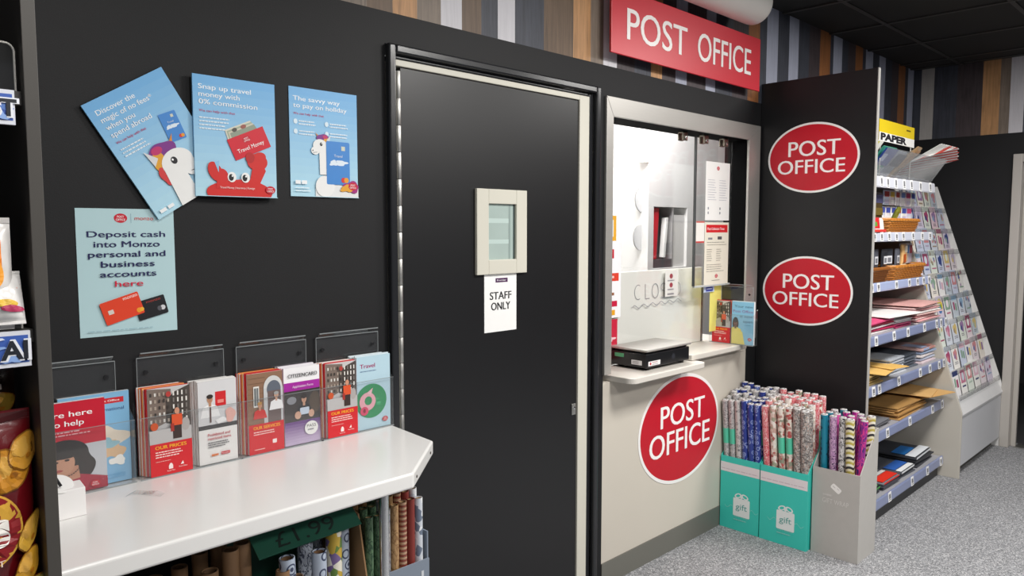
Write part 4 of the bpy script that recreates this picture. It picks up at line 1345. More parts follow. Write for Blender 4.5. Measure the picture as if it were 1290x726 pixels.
gd = thing('shelving_unit', 'grey metal shelving unit of stationery behind the black partition', 'shelving', (4.36, -.28, 0))
GX0, GX1 = 3.726, 5.005
MB().box(GX0, -.022, 0, GX1, -.003, 2.05).build('back_panel', mat('#a29f9b', .5, 0, .04, 4), gd)
MB().box(GX0, -.54, 0, GX1, -.03, .085).build('kick_plate', mat('#222224', .45, 0, .06), gd)
BLUSTRIP = mat('#828bac', .3, 0, .05, 10)
QM, TK = mat('#55565c', .5), mat('#f0f0ef', .4)
strips = [(1.77, .45, .058, [4.13, 4.22, 4.34, 4.47, 4.59, 4.74, 4.92], '#c9cbd4'), (1.48, .45, .050, [4.06, 4.16, 4.27, 4.38, 4.49, 4.65, 4.81, 4.95], '#c5cad8'), (1.215, .45, .048, [4.05, 4.14, 4.41, 4.62, 4.76, 4.87, 4.97], '#a4afd0'),
          (.972, .55, .050, [3.85, 4.1, 4.31, 4.58, 4.8, 4.88, 4.97], None), (.722, .55, .050, [3.84, 3.92, 4.2, 4.54, 4.71, 4.88, 4.97], None), (.472, .55, .050, [3.80, 4.06, 4.4, 4.79, 4.97], None), (.127, .56, .052, [3.80, 4.1, 4.45, 4.71, 4.96], None)]
for z, dp, sh, tx, colr in strips:
    MB().box(GX0, -dp, z - .022, GX1, -.022, z - .004).build('shelf', SHELFGREY, gd, bevel=.002)
    fr = FR((0, -dp - .001, z - sh)).sub(0, 0, 0, 0, .08)
    st_ = MB().prism([(0, 0), (.006, 0), (.009, .006), (.009, sh - .006), (.006, sh), (0, sh)], GX0, GX1, 0, fr, 'a').build('price_strip', mat(colr, .3, 0, .05, 10) if colr else BLUSTRIP, gd)
    r = random.Random(int(z * 100))
    for i, x in enumerate(tx):
        f2 = fr.sub(x - .021, .0094, .002, r.uniform(-.06, .06))
        m = MB().box(0, 0, 0, .042, .0012, sh - .002, 0, f2)
        m.box(.008, .0012, .014, .034, .0014, sh - .012, 2, f2)
        for k in range(5):
            m.box(.010 + .005 * k, .0012, .016, .0125 + .005 * k + .002 * (k % 2), .0015, sh - .014, 1, f2)
        m.box(.008, .0012, .007, .034, .0015, .011, 1, f2)
        m.build('price_ticket', [TK, QM, mat('#a9a9ad', .5)], st_)

# --- stock on the shelves
def pack(name, label, cat, x, y, z, w, d, h, rot, color, group=None, bands=(), rough=.5, sag=0):
    """a flat packet or envelope lying on a shelf; x,y = centre of its front edge"""
    s = thing(name, label, cat, (x, y, z), group)
    c_, s_ = math.cos(rot), math.sin(rot)
    def T(a, b, c):
        return Vector((x + a * c_ - b * s_, y + a * s_ + b * c_, z + c))
    m = MB()
    nx, ny = 6, 8
    V, F = [], []
    for lay in (0, 1):
        for j in range(ny + 1):
            for i in range(nx + 1):
                a, b = -w / 2 + w * i / nx, d * j / ny
                rim = min(i, nx - i, j, ny - j)
                t = h if rim else h * .55
                dip = -sag * max(0, 1 - b / (d * .35)) ** 2
                V.append(T(a, b, (0 if lay == 0 else t) + dip + .0003))
    N_ = (nx + 1) * (ny + 1)
    for j in range(ny):
        for i in range(nx):
            k = j * (nx + 1) + i
            F += [(k, k + nx + 1, k + nx + 2, k + 1), (N_ + k, N_ + k + 1, N_ + k + nx + 2, N_ + k + nx + 1)]
    ring = [i for i in range(nx + 1)] + [j * (nx + 1) + nx for j in range(1, ny + 1)] + [ny * (nx + 1) + i for i in range(nx - 1, -1, -1)] + [j * (nx + 1) for j in range(ny - 1, 0, -1)]
    for a, b in zip(ring, ring[1:] + ring[:1]):
        F.append((a, b, N_ + b, N_ + a))
    m.add(V, F)
    m.build('packet', mat(color, rough, 0, .1, 12), s)
    if bands:
        mb, ms = MB(), []
        for (a0, b0, a1, b1, cc) in bands:
            ms.append(ink(cc))
            k = len(ms) - 1
            hh = h + .0012 + .0003 * k
            mb.add([T(-w / 2 + w * a0, d * b0, hh), T(-w / 2 + w * a1, d * b0, hh), T(-w / 2 + w * a1, d * b1, hh), T(-w / 2 + w * a0, d * b1, hh)], [(0, 1, 2, 3)], k)
            if b0 < .06:
                mb.add([T(-w / 2 + w * a0, -.0008, h * .1), T(-w / 2 + w * a1, -.0008, h * .1), T(-w / 2 + w * a1, -.0008, h * .9), T(-w / 2 + w * a0, -.0008, h * .9)], [(0, 1, 2, 3)], k)
        mb.build('printed_label', ms, s)
    return s

def stack(name, base, cat, x, y, z, n, w, d, h, colors, group, jit=.02, sag=0, bands=()):
    r = random.Random(int(x * 1000) + int(z * 77))
    for i in range(n):
        pos = ['bottom', 'second', 'third', 'fourth', 'fifth', 'sixth', 'seventh', 'eighth', 'ninth'][i] if i < n - 1 else 'top'
        pack(name, f'{base}, {pos} of its stack', cat, x + r.uniform(-jit, jit), y + r.uniform(-jit * .6, jit * .6), z + i * (h + .0016), w, d, h, r.uniform(-.05, .05), colors[i % len(colors)], group, bands=bands if i == n - 1 else ())

# bottom shelf
g = 'mailing packs on the bottom shelf'
stack('mailing_pack', 'dark grey mailing pack on the bottom shelf beside the silver box', 'packet', 3.95, -.53, .1235, 3, .24, .42, .012, ['#35373d', '#4a4d55', '#2c2e33'], g, .012, bands=[(.05, .02, .95, .2, '#3f9a3f'), (.1, .24, .9, .3, '#d9dcd8')])
stack('mailing_pack', 'red ended grey mailing pack on the bottom shelf', 'packet', 4.22, -.535, .1235, 3, .24, .42, .012, ['#5a5c64', '#3f4149', '#787b82'], g, .012, bands=[(.05, .02, .95, .16, '#d8301f'), (.05, .17, .95, .22, '#eceae8'), (.05, .4, .95, .6, '#a52a20')])
stack('mailing_pack', 'blue and white ended mailing pack on the bottom shelf', 'packet', 4.48, -.53, .1235, 3, .23, .42, .012, ['#4c4f57', '#2f3036', '#55585f'], g, .012, bands=[(.05, .01, .95, .08, '#e6e8ea'), (.05, .09, .95, .24, '#2f5fae')])
stack('mailing_pack', 'bright blue labelled mailing pack at the end of the bottom shelf', 'packet', 4.79, -.525, .1235, 4, .30, .42, .014, ['#3b3d43', '#55575e', '#2b2c31'], g, .012, bands=[(.02, .02, .98, .15, '#dfe3e8'), (.05, .16, .7, .34, '#1f78c8')])
# sixth: kraft and grey mailers
g = 'mailers on the second shelf up'
stack('mailer', 'grey plastic mailer near the partition, second shelf up', 'envelope', 4.0, -.52, .469, 4, .40, .45, .006, ['#6f7076', '#87888d', '#5d5e63'], g, .012)
stack('mailer', 'large brown kraft envelope on the second shelf up', 'envelope', 4.52, -.53, .469, 6, .46, .46, .009, ['#b98f58', '#c79a60', '#a9814c'], g, .015)
pack('mailer', 'brown kraft envelope sticking out over the second shelf strip', 'envelope', 4.80, -.60, .535, .30, .40, .006, -.22, '#cfa366', g)
pack('mailer', 'tan kraft envelope at the card rack end, second shelf up', 'envelope', 4.77, -.57, .545, .26, .38, .006, .15, '#d4aa70', g)
# fifth
g = 'envelope packs on the third shelf up'
stack('mailer', 'tan padded envelope at the partition end, third shelf up', 'envelope', 3.90, -.53, .719, 4, .28, .42, .012, ['#a8905e', '#b79a62', '#97804f'], g, .01)
pack('mailer', 'yellow tan envelope poking out near the partition, third shelf up', 'envelope', 3.99, -.585, .776, .22, .34, .005, .12, '#dcb368', g)
pack('mailer', 'yellow tan envelope poking out beside the grey packs', 'envelope', 4.11, -.59, .7835, .17, .34, .005, -.2, '#d9ae60', g)
stack('envelope_pack', 'grey white envelope pack on the third shelf up', 'envelope', 4.30, -.51, .719, 6, .24, .42, .014, ['#c9ccd2', '#aab0b8', '#dfe2e6', '#8f959e'], g, .012)
stack('envelope_pack', 'dark blue grey envelope pack on the third shelf up', 'envelope', 4.55, -.50, .719, 5, .22, .42, .015, ['#5c636e', '#454b55', '#737a85'], g, .012)
stack('envelope_pack', 'pale pink envelope pack at the card rack end, third shelf up', 'envelope', 4.83, -.515, .719, 5, .26, .42, .017, ['#d8c6cb', '#bfc6d8', '#e3d9d6', '#9fb0cc', '#cfa9a4'], g, .016, bands=[(.1, .02, .5, .3, '#a8b6d6'), (.55, .02, .9, .25, '#c98f84')])
stack('envelope_pack', 'dark maroon pack at the back of the third shelf up', 'envelope', 4.72, -.30, .8165, 3, .46, .22, .024, ['#3b2228', '#4a2a30', '#2d1c20'], g, .01)
# fourth: coloured papers
g = 'coloured paper packs on the fourth shelf up'
stack('paper_pack', 'crimson and pink paper pack on the fourth shelf up', 'paper', 4.03, -.52, .969, 5, .38, .42, .012, ['#d8d3d3', '#c22a5a', '#e2dcdc', '#a82c44', '#d04a78'], g, .016)
stack('paper_pack', 'magenta paper pack in the middle of the fourth shelf up', 'paper', 4.375, -.515, .969, 4, .26, .42, .010, ['#c23a72', '#d8668f', '#cdc5c8', '#dcd8d8'], g, .018)
stack('paper_pack', 'pink tissue paper pack at the card rack end, fourth shelf up', 'paper', 4.72, -.535, .969, 8, .42, .46, .010, ['#e6e2e0', '#d8a2a4', '#ead0cd', '#c78a8c', '#e9c4bf'], g, .02)
pack('paper_pack', 'white paper sheets jutting out on the fourth shelf up', 'paper', 4.28, -.56, 1.0405, .44, .36, .006, -.08, '#ebe8e6', g)
pack('paper_pack', 'dusty pink folder topping the paper on the fourth shelf up', 'paper', 4.74, -.545, 1.066, .44, .42, .008, .06, '#dba9a4', g)
cbx = thing('carton', 'small brown carton at the partition end of the fourth shelf up', 'box', (4.0, -.3, 1.04))
MB().box(3.86, -.42, 1.0365, 4.10, -.12, 1.162).build('carton_body', mat('#b08e5c', .6, 0, .06), cbx, bevel=.002)
MB().box(3.955, -.4206, 1.0365, 4.0, -.4202, 1.162).build('tape_strip', mat('#c9b083', .3), cbx)

# wicker baskets
def basket(label, x0, x1, y0, y1, z, h, colr='#b5712c'):
    s = thing('wicker_basket', label, 'basket', ((x0 + x1) / 2, (y0 + y1) / 2, z), 'wicker baskets on the upper shelves')
    m1, m2 = mat(colr, .45, 0, .22, 60), mat('#8f5620', .5, 0, .2, 50)
    def loop(t, off, n=10):
        e = .018 * (1 - t)
        X0, X1, Y0, Y1 = x0 + e, x1 - e, y0 + e, y1 - e
        r = .025
        P = []
        def seg(a, b, k):
            for i in range(k):
                P.append((a[0] + (b[0] - a[0]) * i / k, a[1] + (b[1] - a[1]) * i / k))
        seg((X0 + r, Y0), (X1 - r, Y0), 22)
        seg((X1, Y0 + r), (X1, Y1 - r), 12)
        seg((X1 - r, Y1), (X0 + r, Y1), 22)
        seg((X0, Y1 - r), (X0, Y0 + r), 12)
        zz = z + .006 + h * t
        out = []
        for i, p in enumerate(P):
            cx, cy = (x0 + x1) / 2, (y0 + y1) / 2
            d = Vector((p[0] - cx, p[1] - cy)).normalized() * (.0022 if (i + off) % 2 else -.0022)
            out.append((p[0] + d.x, p[1] + d.y, zz))
        return out
    nl = max(5, int(h / .0095))
    m = MB()
    for k in range(nl):
        m.path(loop(k / nl * .95, k), .0052, 6, 0, True)
    m.build('woven_wall', m1, s, smooth=True)
    m = MB()
    for k in (0, 1):
        m.path([(p[0], p[1], p[2] + k * .006) for p in loop(1, k)], .0075, 8, 0, True)
    m.build('rim', m2 if colr != '#b5712c' else mat('#c17d34', .42, 0, .2, 60), s, smooth=True)
    MB().box(x0 + .02, y0 + .02, z + .0005, x1 - .02, y1 - .02, z + .006).build('base', m2, s)
    return s
basket('small golden wicker basket on the second shelf from the top', 4.32, 4.86, -.435, -.16, 1.4765, .062)
basket('golden wicker basket at the card rack end, third shelf from the top', 4.40, 4.98, -.442, -.15, 1.2115, .066)
basket('dark wicker basket nearest the partition, third shelf from the top', 4.02, 4.375, -.442, -.15, 1.2115, .064, '#7a481e')
def bundle(name, label, cat, x, y, z, w, d, h, rz, rx, color, group=None, bands=(), rough=.35):
    """upright or leaning packet: w wide, d thick, h tall"""
    s = thing(name, label, cat, (x, y, z), group)
    fr = FR((x, y, z), (math.cos(rz), math.sin(rz), 0), (math.sin(rz), -math.cos(rz), 0)).sub(0, 0, 0, 0, rx)
    m = MB()
    n = 6
    V, F = [], []
    for j in range(n + 1):
        for i in range(n + 1):
            e = .25 if i in (0, n) or j in (0, n) else 1
            V.append(fr(-w / 2 + w * i / n, d / 2 * e + d / 2, h * j / n))
    for j in range(n + 1):
        for i in range(n + 1):
            e = .25 if i in (0, n) or j in (0, n) else 1
            V.append(fr(-w / 2 + w * i / n, d / 2 - d / 2 * e, h * j / n))
    N_ = (n + 1) ** 2
    for j in range(n):
        for i in range(n):
            k = j * (n + 1) + i
            F += [(k, k + 1, k + n + 2, k + n + 1), (N_ + k, N_ + k + n + 1, N_ + k + n + 2, N_ + k + 1)]
    ring = [i for i in range(n + 1)] + [j * (n + 1) + n for j in range(1, n + 1)] + [n * (n + 1) + i for i in range(n - 1, -1, -1)] + [j * (n + 1) for j in range(n - 1, 0, -1)]
    for a, b in zip(ring, ring[1:] + ring[:1]):
        F.append((b, a, N_ + a, N_ + b))
    m.add(V, F)
    m.build('packet', mat(color, rough, 0, .1, 14), s)
    if bands:
        q = Print(fr, d + .0008)
        for (a0, c0, a1, c1, cc) in bands:
            q.rect(-w / 2 + w * a0, h * c0, -w / 2 + w * a1, h * c1, cc)
        q.build(s, 'printed_label')
    return s
g = 'small stationery packets on the upper shelves'
bundle('sweet_packet', 'red and white packet at the partition end, second shelf from the top', 'packet', 4.13, -.42, 1.477, .20, .04, .075, .05, .12, '#e6e2de', g, [(0, .25, .5, 1, '#d0262a'), (.1, .4, .3, .7, '#5f9a3a'), (0, 0, 1, .18, '#d23a34')])
bundle('glue_tube', 'olive green pen packet leaning in the second shelf basket', 'packet', 4.50, -.36, 1.485, .05, .02, .15, .0, -.4, '#7d7f2c', g, [(.2, .1, .8, .7, '#a8a440')])
bundle('craft_packet', 'clear packet with a blue label leaning by the second shelf basket', 'packet', 4.40, -.32, 1.50, .12, .02, .20, .1, -.1, '#aaa8bc', g, [(.1, .55, .7, .85, '#3f55b0'), (.2, .2, .9, .42, '#8fb4dc')])
r = random.Random(8)
cols = ['#efe9ec', '#d6cfe2', '#e9d2dc', '#cfd8ea', '#f0efe9', '#dccfd6']
for j in range(2):
    for i in range(6):
        x, z = 4.48 + i * .088, 1.545 + j * .088
        bundle('hanging_packet', f'small pastel stationery packet, {ORD[i]} from the partition in the {["lower", "upper"][j]} hanging row', 'packet', x, -.335 - .02 * j, z, .082, .012, .083, r.uniform(-.06, .06), 0, r.choice(cols), g,
               [(.1, .55, .9, .9, r.choice(['#c2507a', '#4a5ab4', '#e9c24a', '#b03a34', '#d8a8c4', '#6f8fd0'])), (.15, .1, .85, .35, r.choice(['#f4f1f0', '#c9bfd6', '#e2dfe4']))])
bundle('tape_card', 'dark carded tape hanging near the partition on the second shelf', 'packet', 4.30, -.37, 1.56, .14, .02, .13, 0, 0, '#4a3d24', g, [(.1, .6, .9, .95, '#4a4a6a'), (.1, .1, .9, .4, '#6a5a2a')])
bundle('tape_card', 'small yellow cornered card hanging next to the partition', 'packet', 4.18, -.38, 1.64, .09, .015, .08, 0, 0, '#d9cf8a', g, [(.1, .1, .9, .5, '#8a8a9a')])
for i in range(5):
    bundle('hook_packet', f'black and white hook packet, {ORD[i]} from the partition above the dark basket', 'packet', 4.15 + i * .10, -.40 + .012 * (i % 2), 1.292, .088, .016, .095, r.uniform(-.2, .2), 0, ['#3b3d44', '#5a5c66', '#2c2d33'][i % 3], g, [(.2, .15, .8, .6, '#d9dadf'), (.3, .22, .7, .5, '#77787f')])
bundle('tape_roll_card', 'orange and white packet above the golden basket', 'packet', 4.72, -.37, 1.292, .10, .03, .12, .1, 0, '#e0b47a', g, [(.1, .1, .6, .5, '#c2561f'), (.3, .6, .9, .9, '#f0e6d2')])
for i in range(4):
    bundle('craft_packet', f'white and lilac stationery packet, {ORD[i]} along above the golden basket', 'packet', 4.80 + .055 * i, -.34, 1.292, .052, .012, .12, 0, 0, ['#e6e3ea', '#d6d9e6', '#efe9e6', '#cfc6d6'][i], g, [(.1, .5, .9, .9, ['#7a6ab4', '#c2608a', '#5a86c4', '#b44a5a'][i])])
stack('paper_pad', 'bright blue pad lying under the dark basket strip', 'paper', 3.88, -.43, 1.2115, 3, .24, .3, .007, ['#2f62a8', '#24508f', '#3f74b8'], g, .006)
for i in range(6):
    rr = random.Random(i)
    x, y = 4.08 + .055 * i, -.39 + .04 * (i % 3)
    s = thing('ribbon_roll', f'grey ribbon roll, {ORD[i]} from the partition in the dark basket', 'ribbon', (x, y, 1.232), 'ribbon rolls in the dark basket')
    MB().lathe([(.008, 0), (.024, 0), (.026, .004), (.026, .026), (.024, .030), (.008, .030)], (x, y, 1.250), (rr.uniform(-.5, .5), -.8, .5), 18, closed=True).build('ribbon', mat(['#b9aa9a', '#8d8a80', '#cfc8bb'][i % 3], .35), s, smooth='auto')
    MB().tube((x, y, 1.219), (x, y, 1.24), .012, n=12).build('core', mat('#d8cfc0', .5), s)
for i in range(5):
    x, y = 4.50 + .09 * i, -.36 + .03 * (i % 2)
    bundle('twine_packet', f'pale packet, {ORD[i]} from the partition in the golden basket', 'packet', x, y, 1.219, .085, .03, .085, (i - 2) * .25, -.35, ['#d8cdb8', '#e9e4dc', '#f0e2c4', '#e2d2c2', '#c79a8a'][i], 'packets in the golden basket', [(.2, .4, .8, .8, ['#8a6a4a', '#b89a7a', '#e9d08a', '#a86a5a', '#8a5a4a'][i])])

# top bin: clear front, leaning packs, yellow topped header
bn = thing('clear_bin', 'clear plastic bin on the top shelf with paper packs leaning out', 'bin', (4.4, -.3, 1.767))
MB().prism([(-.430, 1.767), (-.427, 1.767), (-.520, 1.905), (-.523, 1.905)], 4.02, 4.995, axis='a').build('front', ACRYLF, bn)
MB().prism([(-.43, 1.767), (-.06, 1.767), (-.06, 1.93), (-.523, 1.905)], 4.995, 4.998, axis='a').build('end_wall', ACRYLF, bn)
MB().box(4.02, -.43, 1.767, 4.995, -.06, 1.769).build('floor_plate', ACRYL, bn)
g = 'paper packs in the clear top bin'
bundle('paper_pack', 'white pack with a black and yellow corner in the top bin', 'paper', 4.24, -.22, 1.771, .22, .03, .26, .0, -.62, '#d9d9d2', g, [(0, 0, .1, 1, '#2a2a26'), (.1, .86, .6, 1, '#d9cf4a'), (.2, .7, .7, .76, '#8a8a86')])
bundle('paper_pack', 'green and blue pack in the middle of the top bin', 'paper', 4.47, -.22, 1.771, .20, .03, .24, .0, -.66, '#3f9a86', g, [(0, .55, 1, 1, '#243f94'), (.2, .65, .5, .85, '#b7c2e2'), (.6, .1, .95, .5, '#a8b4c0')])
bundle('paper_pack', 'dark navy and grey pack beside the green pack', 'paper', 4.66, -.21, 1.771, .17, .03, .24, .05, -.72, '#8a92a4', g, [(0, .6, 1, .95, '#1d2450'), (.1, .1, .8, .4, '#b7bcc8')])
bundle('paper_pack', 'brown and white tissue pack in the top bin', 'paper', 4.795, -.20, 1.775, .10, .03, .30, .1, -.8, '#a88a66', g, [(.0, .5, .8, .95, '#d2a06a')])
sp = thing('striped_bag_fan', 'fan of white and red striped paper bags sticking out of the top bin', 'paper bags', (4.9, -.3, 1.80), g)
r = random.Random(4)
STR = pattern('candy_stripe', 'diagonal', ['#f0efec', '#d8544a'], 22)
for i in range(9):
    fr = FR((4.935, -.18, 1.80 + .005 * i), (math.cos(.25), math.sin(.25), 0), (math.sin(.25), -math.cos(.25), 0)).sub(0, .006 * i, 0, -.10 - .03 * i, -1.02 - .03 * i)
    n = 7
    top = [(-.09 + .18 * k / n, .36 + .012 * (k % 2)) for k in range(n + 1)]
    MB().prism([(-.085, 0), (.085, 0)] + top[::-1], 0, .0022, 0, fr).build('paper_bag', STR if i >= 5 else PAPER, sp)
hd = thing('header_board', 'yellow topped header card reading PAPER above the top shelf', 'sign', (4.65, -.35, 1.767))
hf = FR((4.36, -.352, 1.982))
MB().box(0, 0, 0, .57, .003, .118, 0, hf).build('card', mat('#e4c81f', .4, 0, .03), hd)
MB().box(.0, .0032, 0, .57, .0042, .048, 0, hf).build('white_band', PAPER, hd)
q = Print(hf, .0045)
q.text('PAPER', .02, .008, .034, '#26262c', w=.42, bold=.06)
q.rect(.43, .088, .50, .096, '#6a5c1a')
q.build(hd)
MB().tube((4.40, -.349, 1.769), (4.40, -.349, 2.09), .004, n=10).tube((4.89, -.349, 1.769), (4.89, -.349, 2.09), .004, n=10).build('support_rod', ALU, hd, smooth='auto')

# ================================================================== CARD RACK
cr = thing('card_rack', 'white greeting card rack with clear sloping tiers by the doorway', 'card rack', (5.52, -.35, 0))
CX0, CX1 = 5.03, 5.99
def ys(z):
    return -.640 + .335 * (z - .42)
MB().prism([(-.015, 0), (-.655, 0), (-.655, .40), (ys(1.80) - .03, 1.80), (-.015, 1.80)], 5.012, CX0, axis='a').build('side_panel', WARMGREY, cr, bevel=.002)
MB().prism([(-.015, 0), (-.645, 0), (-.645, .44), (ys(1.80) - .01, 1.80), (-.015, 1.80)], CX1, 6.005, axis='a').build('side_panel', mat('#d9d8d6', .45), cr, bevel=.002)
MB().box(CX0, -.645, .065, CX1, -.625, .368).build('base_panel', LTGREY, cr, bevel=.001)
MB().box(CX0, -.60, 0, CX1, -.58, .065).build('kick_plate', DARKGREY, cr)
MB().prism([(-.650, .368), (-.62, .368), (-.60, .47), (-.612, .475), (-.655, .385)], CX0, CX1, axis='a').build('bottom_tray', mat('#dcdcdd', .35), cr, bevel=.002)
MB().prism([(ys(.46) + .04, .46), (ys(.46) + .05, .46), (ys(1.80) + .05, 1.80), (ys(1.80) + .04, 1.80)], CX0, CX1, axis='a').build('back_slope', mat('#d6d3d6', .45, 0, .03), cr)
NT = 9
pitch = .143
r = random.Random(21)
PAST = ['#e9dfe4', '#d9dfe9', '#efe9df', '#e2e9df', '#e9cfd9', '#cfd6e9', '#f0eeee', '#dcd2e4', '#f2f0ec', '#c9d2dc']
STRG = ['#c47a94', '#6f7aac', '#9a7aa6', '#8aa894', '#d9c07a', '#4a4f72', '#cf8a8e', '#8fb0cc', '#a8927a', '#b9aec6', '#dcb4c4', '#b4c6b8', '#a84a70', '#3a4a86']
NAMEC = {'#e9dfe4': 'pale pink', '#d9dfe9': 'pale blue', '#efe9df': 'cream', '#e2e9df': 'pale green', '#e9cfd9': 'pink', '#cfd6e9': 'lavender blue', '#f0eeee': 'white', '#dcd2e4': 'lilac', '#f2f0ec': 'ivory', '#c9d2dc': 'grey blue'}
TN = ['bottom', 'second', 'third', 'fourth', 'fifth', 'sixth', 'seventh', 'eighth', 'top']
for t in range(NT):
    z = .468 + pitch * t
    y = ys(z)
    MB().prism([(y - .012, z), (y + .04, z), (y + .04, z + .003), (y - .012, z + .003)], CX0 + .002, CX1 - .002, axis='a').prism([(y - .014, z), (y - .012, z), (y - .006, z + .032), (y - .008, z + .032)], CX0 + .002, CX1 - .002, axis='a').build('clear_tier', ACRYL, cr)
    x = CX0 + .012
    i = 0
    while i < 7:
        w = [.122, .128, .118][r.randrange(3)]
        if x + w > CX1 - .006:
            break
        h = r.uniform(.165, .185)
        big = (t == 3 and i == 1)
        c = r.choice(PAST)
        fr = FR((x, y + .012, z + .0035)).sub(0, 0, 0, r.uniform(-.02, .02), .20)
        s = thing('greeting_card', f'{NAMEC[c]} greeting card, {ORD[i]} from the shelving, {TN[t]} tier of the rack', 'card', fr(w / 2, 0, 0), 'greeting cards in the rack')
        MB().box(0, 0, 0, w, .0022, h, 0, fr).build('card', mat(c, .4, 0, .03, 20), s)
        q = Print(fr, .0026)
        k = r.randrange(4)
        a, b = r.choice(STRG), r.choice(STRG)
        if big:
            q.ell(w * .5, h * .66, w * .42, h * .25, '#d9c23a').ell(w * .4, h * .6, w * .3, h * .16, '#3f9a56').ell(w * .45, h * .5, w * .26, h * .12, '#3f78b8')
        elif k == 0:
            q.rect(w * .1, h * .45, w * .9, h * .92, a).ell(w * .5, h * .68, w * .22, h * .15, r.choice(PAST)).rect(w * .2, h * .3, w * .8, h * .36, b)
        elif k == 1:
            q.ell(w * .5, h * .62, w * .3, h * .2, a, wob=.15).ell(w * .38, h * .55, w * .14, h * .1, b, wob=.2).lines(w * .2, h * .32, w * .6, 2, h * .06, h * .025, '#7a7482', t * 9 + i)
        elif k == 2:
            for e in range(7):
                q.ell(w * r.uniform(.15, .85), h * r.uniform(.4, .9), w * .1, h * .07, r.choice(STRG), 14, wob=.2)
            q.rect(w * .15, h * .3, w * .85, h * .345, a)
        else:
            q.rect(w * .06, h * .78, w * .94, h * .95, a).rect(w * .2, h * .4, w * .45, h * .7, b).rect(w * .52, h * .36, w * .8, h * .64, r.choice(STRG))
        q.build(s)
        x += w + r.uniform(.016, .034)
        i += 1

# ================================================================== GIFT WRAP BOXES
TEAL = mat('#3ccabb', .45, 0, .04, 6)
SILV = mat('#b5b2ad', .38, 0, .05, 30)
INS = mat('#b39a72', .7, 0, .06)
def gift_box(label, x0, x1, y0, y1, hf, hb, m, group='gift wrap dump bins', front=None):
    s = thing('gift_wrap_box', label, 'box', ((x0 + x1) / 2, (y0 + y1) / 2, 0), group)
    t = .0035
    hm = hf + (hb - hf) * .35
    MB().box(x0, y1, .0005, x0 + t, y0, hf).build('front_panel', m, s)
    MB().box(x1 - t, y1, .0005, x1, y0, hb).build('back_panel', INS if m is TEAL else m, s)
    for a in (y1, y0 - t):
        MB().prism([(x0 + t, .0005), (x1 - t, .0005), (x1 - t, hb), (x1 - .03, hb), (x0 + t, hf)] if m is not TEAL else [(x0 + t, .0005), (x1 - t, .0005), (x1 - t, hb), (x0 + .10, hm), (x0 + t, hf)], a, a + t, axis='b').build('side_panel', m, s)
    MB().box(x0 + t, y1 + t, .0005, x1 - t, y0 - t, .004).build('base', INS, s)
    return s
def teal_print(s, x0, y0, wd, hf):
    q = Print(FR((x0, y0, 0), (0, -1, 0), (-1, 0, 0)), .0004)
    q.rect(0, .288, wd, .335, '#e4dfe2')
    q.lines(.004, .300, wd * 1.05, 1, .01, .004, '#cbbfc6', 5)
    cx = wd * .56
    q.move(cx, .12, 0, 1.3)
    cx, sx_ = 0, cx
    q.rrect(-.034, -.035, .034, .035, .004, '#e6edec')
    q.ell(cx - .014, .045, .015, .009, '#e6edec', rot=.4).ell(cx + .014, .045, .015, .009, '#e6edec', rot=-.4).ell(cx - .014, .045, .009, .005, '#3ccabb', rot=.4).ell(cx + .014, .045, .009, .005, '#3ccabb', rot=-.4).ell(cx, .04, .005, .005, '#e6edec')
    q.text('gift', cx, -.008, .022, '#5aa8a2', w=.046, align='c')
    q.move()
    cx = sx_
    for sgn in (-1, 1):
        pts = [(cx + sgn * (.045 + .005 * i), .115 + .008 * math.sin(i * .75)) for i in range(10)]
        for a, b in zip(pts[:-1], pts[1:]):
            q.poly([(a[0], a[1] - .0008), (b[0], b[1] - .0008), (b[0], b[1] + .0008), (a[0], a[1] + .0008)], '#a9dcd6')
            q.k -= 1
        q.k += 1
    q.text('GIFT WRAP', cx, .068, .007, '#8fd0c9', w=.075, align='c').lines(cx - .04, .054, .08, 1, .01, .005, '#8fd0c9', 9)
    q.build(s)
b1 = gift_box('teal gift wrap box touching the pale counter front', 3.36, 3.585, -.008, -.216, .366, .60, TEAL)
teal_print(b1, 3.36, -.008, .208, .366)
b2 = gift_box('teal gift wrap box between the other teal box and the silver box', 3.357, 3.585, -.222, -.454, .366, .60, TEAL)
teal_print(b2, 3.357, -.222, .232, .366)
b3 = gift_box('silver grey gift wrap box at the aisle end of the row', 3.390, 3.595, -.462, -.674, .404, .585, SILV)
q = Print(FR((3.390, -.462, 0), (0, -1, 0), (-1, 0, 0)), .0004)
q.move(.108, .322, -.62)
q.rrect(-.024, -.013, .024, .013, .007, '#efedea').rect(-.018, -.002, -.004, .002, '#c9c6c2').rect(.002, .003, .014, .006, '#c9c6c2')
q.move()
q.lines(.05, .281, .05, 1, .01, .008, '#cfccc8', 4).text('GIFT WRAP', .048, .248, .021, '#d8d5d1', w=.118)
q.build(b3)

RW = mat('#f1efee', .55, 0, .02)
protos = {}
def roll_proto(key, m, band, r=.0162, ln=.64):
    s = bpy.data.objects.new('gift_wrap_roll', None)
    COL.objects.link(s)
    WP[s.name] = Vector((0, 0, 0))
    MB().lathe([(r * .96, 0), (r, 0), (r, ln), (r * .96, ln)], n=20, closed=True).build('wrap', m, s, smooth='auto')
    MB().lathe([(r * .35, .01), (r * .955, .01), (r * .955, ln + .003), (r * .35, ln + .003)], n=18, closed=True).build('white_core', RW, s, smooth='auto')
    if band:
        MB().lathe([(r * 1.002, ln * .66), (r * 1.02, ln * .66), (r * 1.02, ln * .78), (r * 1.002, ln * .78)], n=20, closed=True).build('paper_band', mat(band, .4), s, smooth='auto')
    protos[key] = [s, False]
MINT = '#57c9a8'
roll_proto('silver lettered', pattern('silver_words', 'words', ['#b7b6b6', '#55575e', '#d6d4d2'], 42), MINT)
roll_proto('grey star', pattern('grey_star', 'rings', ['#c6c4c2', '#6d6f75'], 46), None)
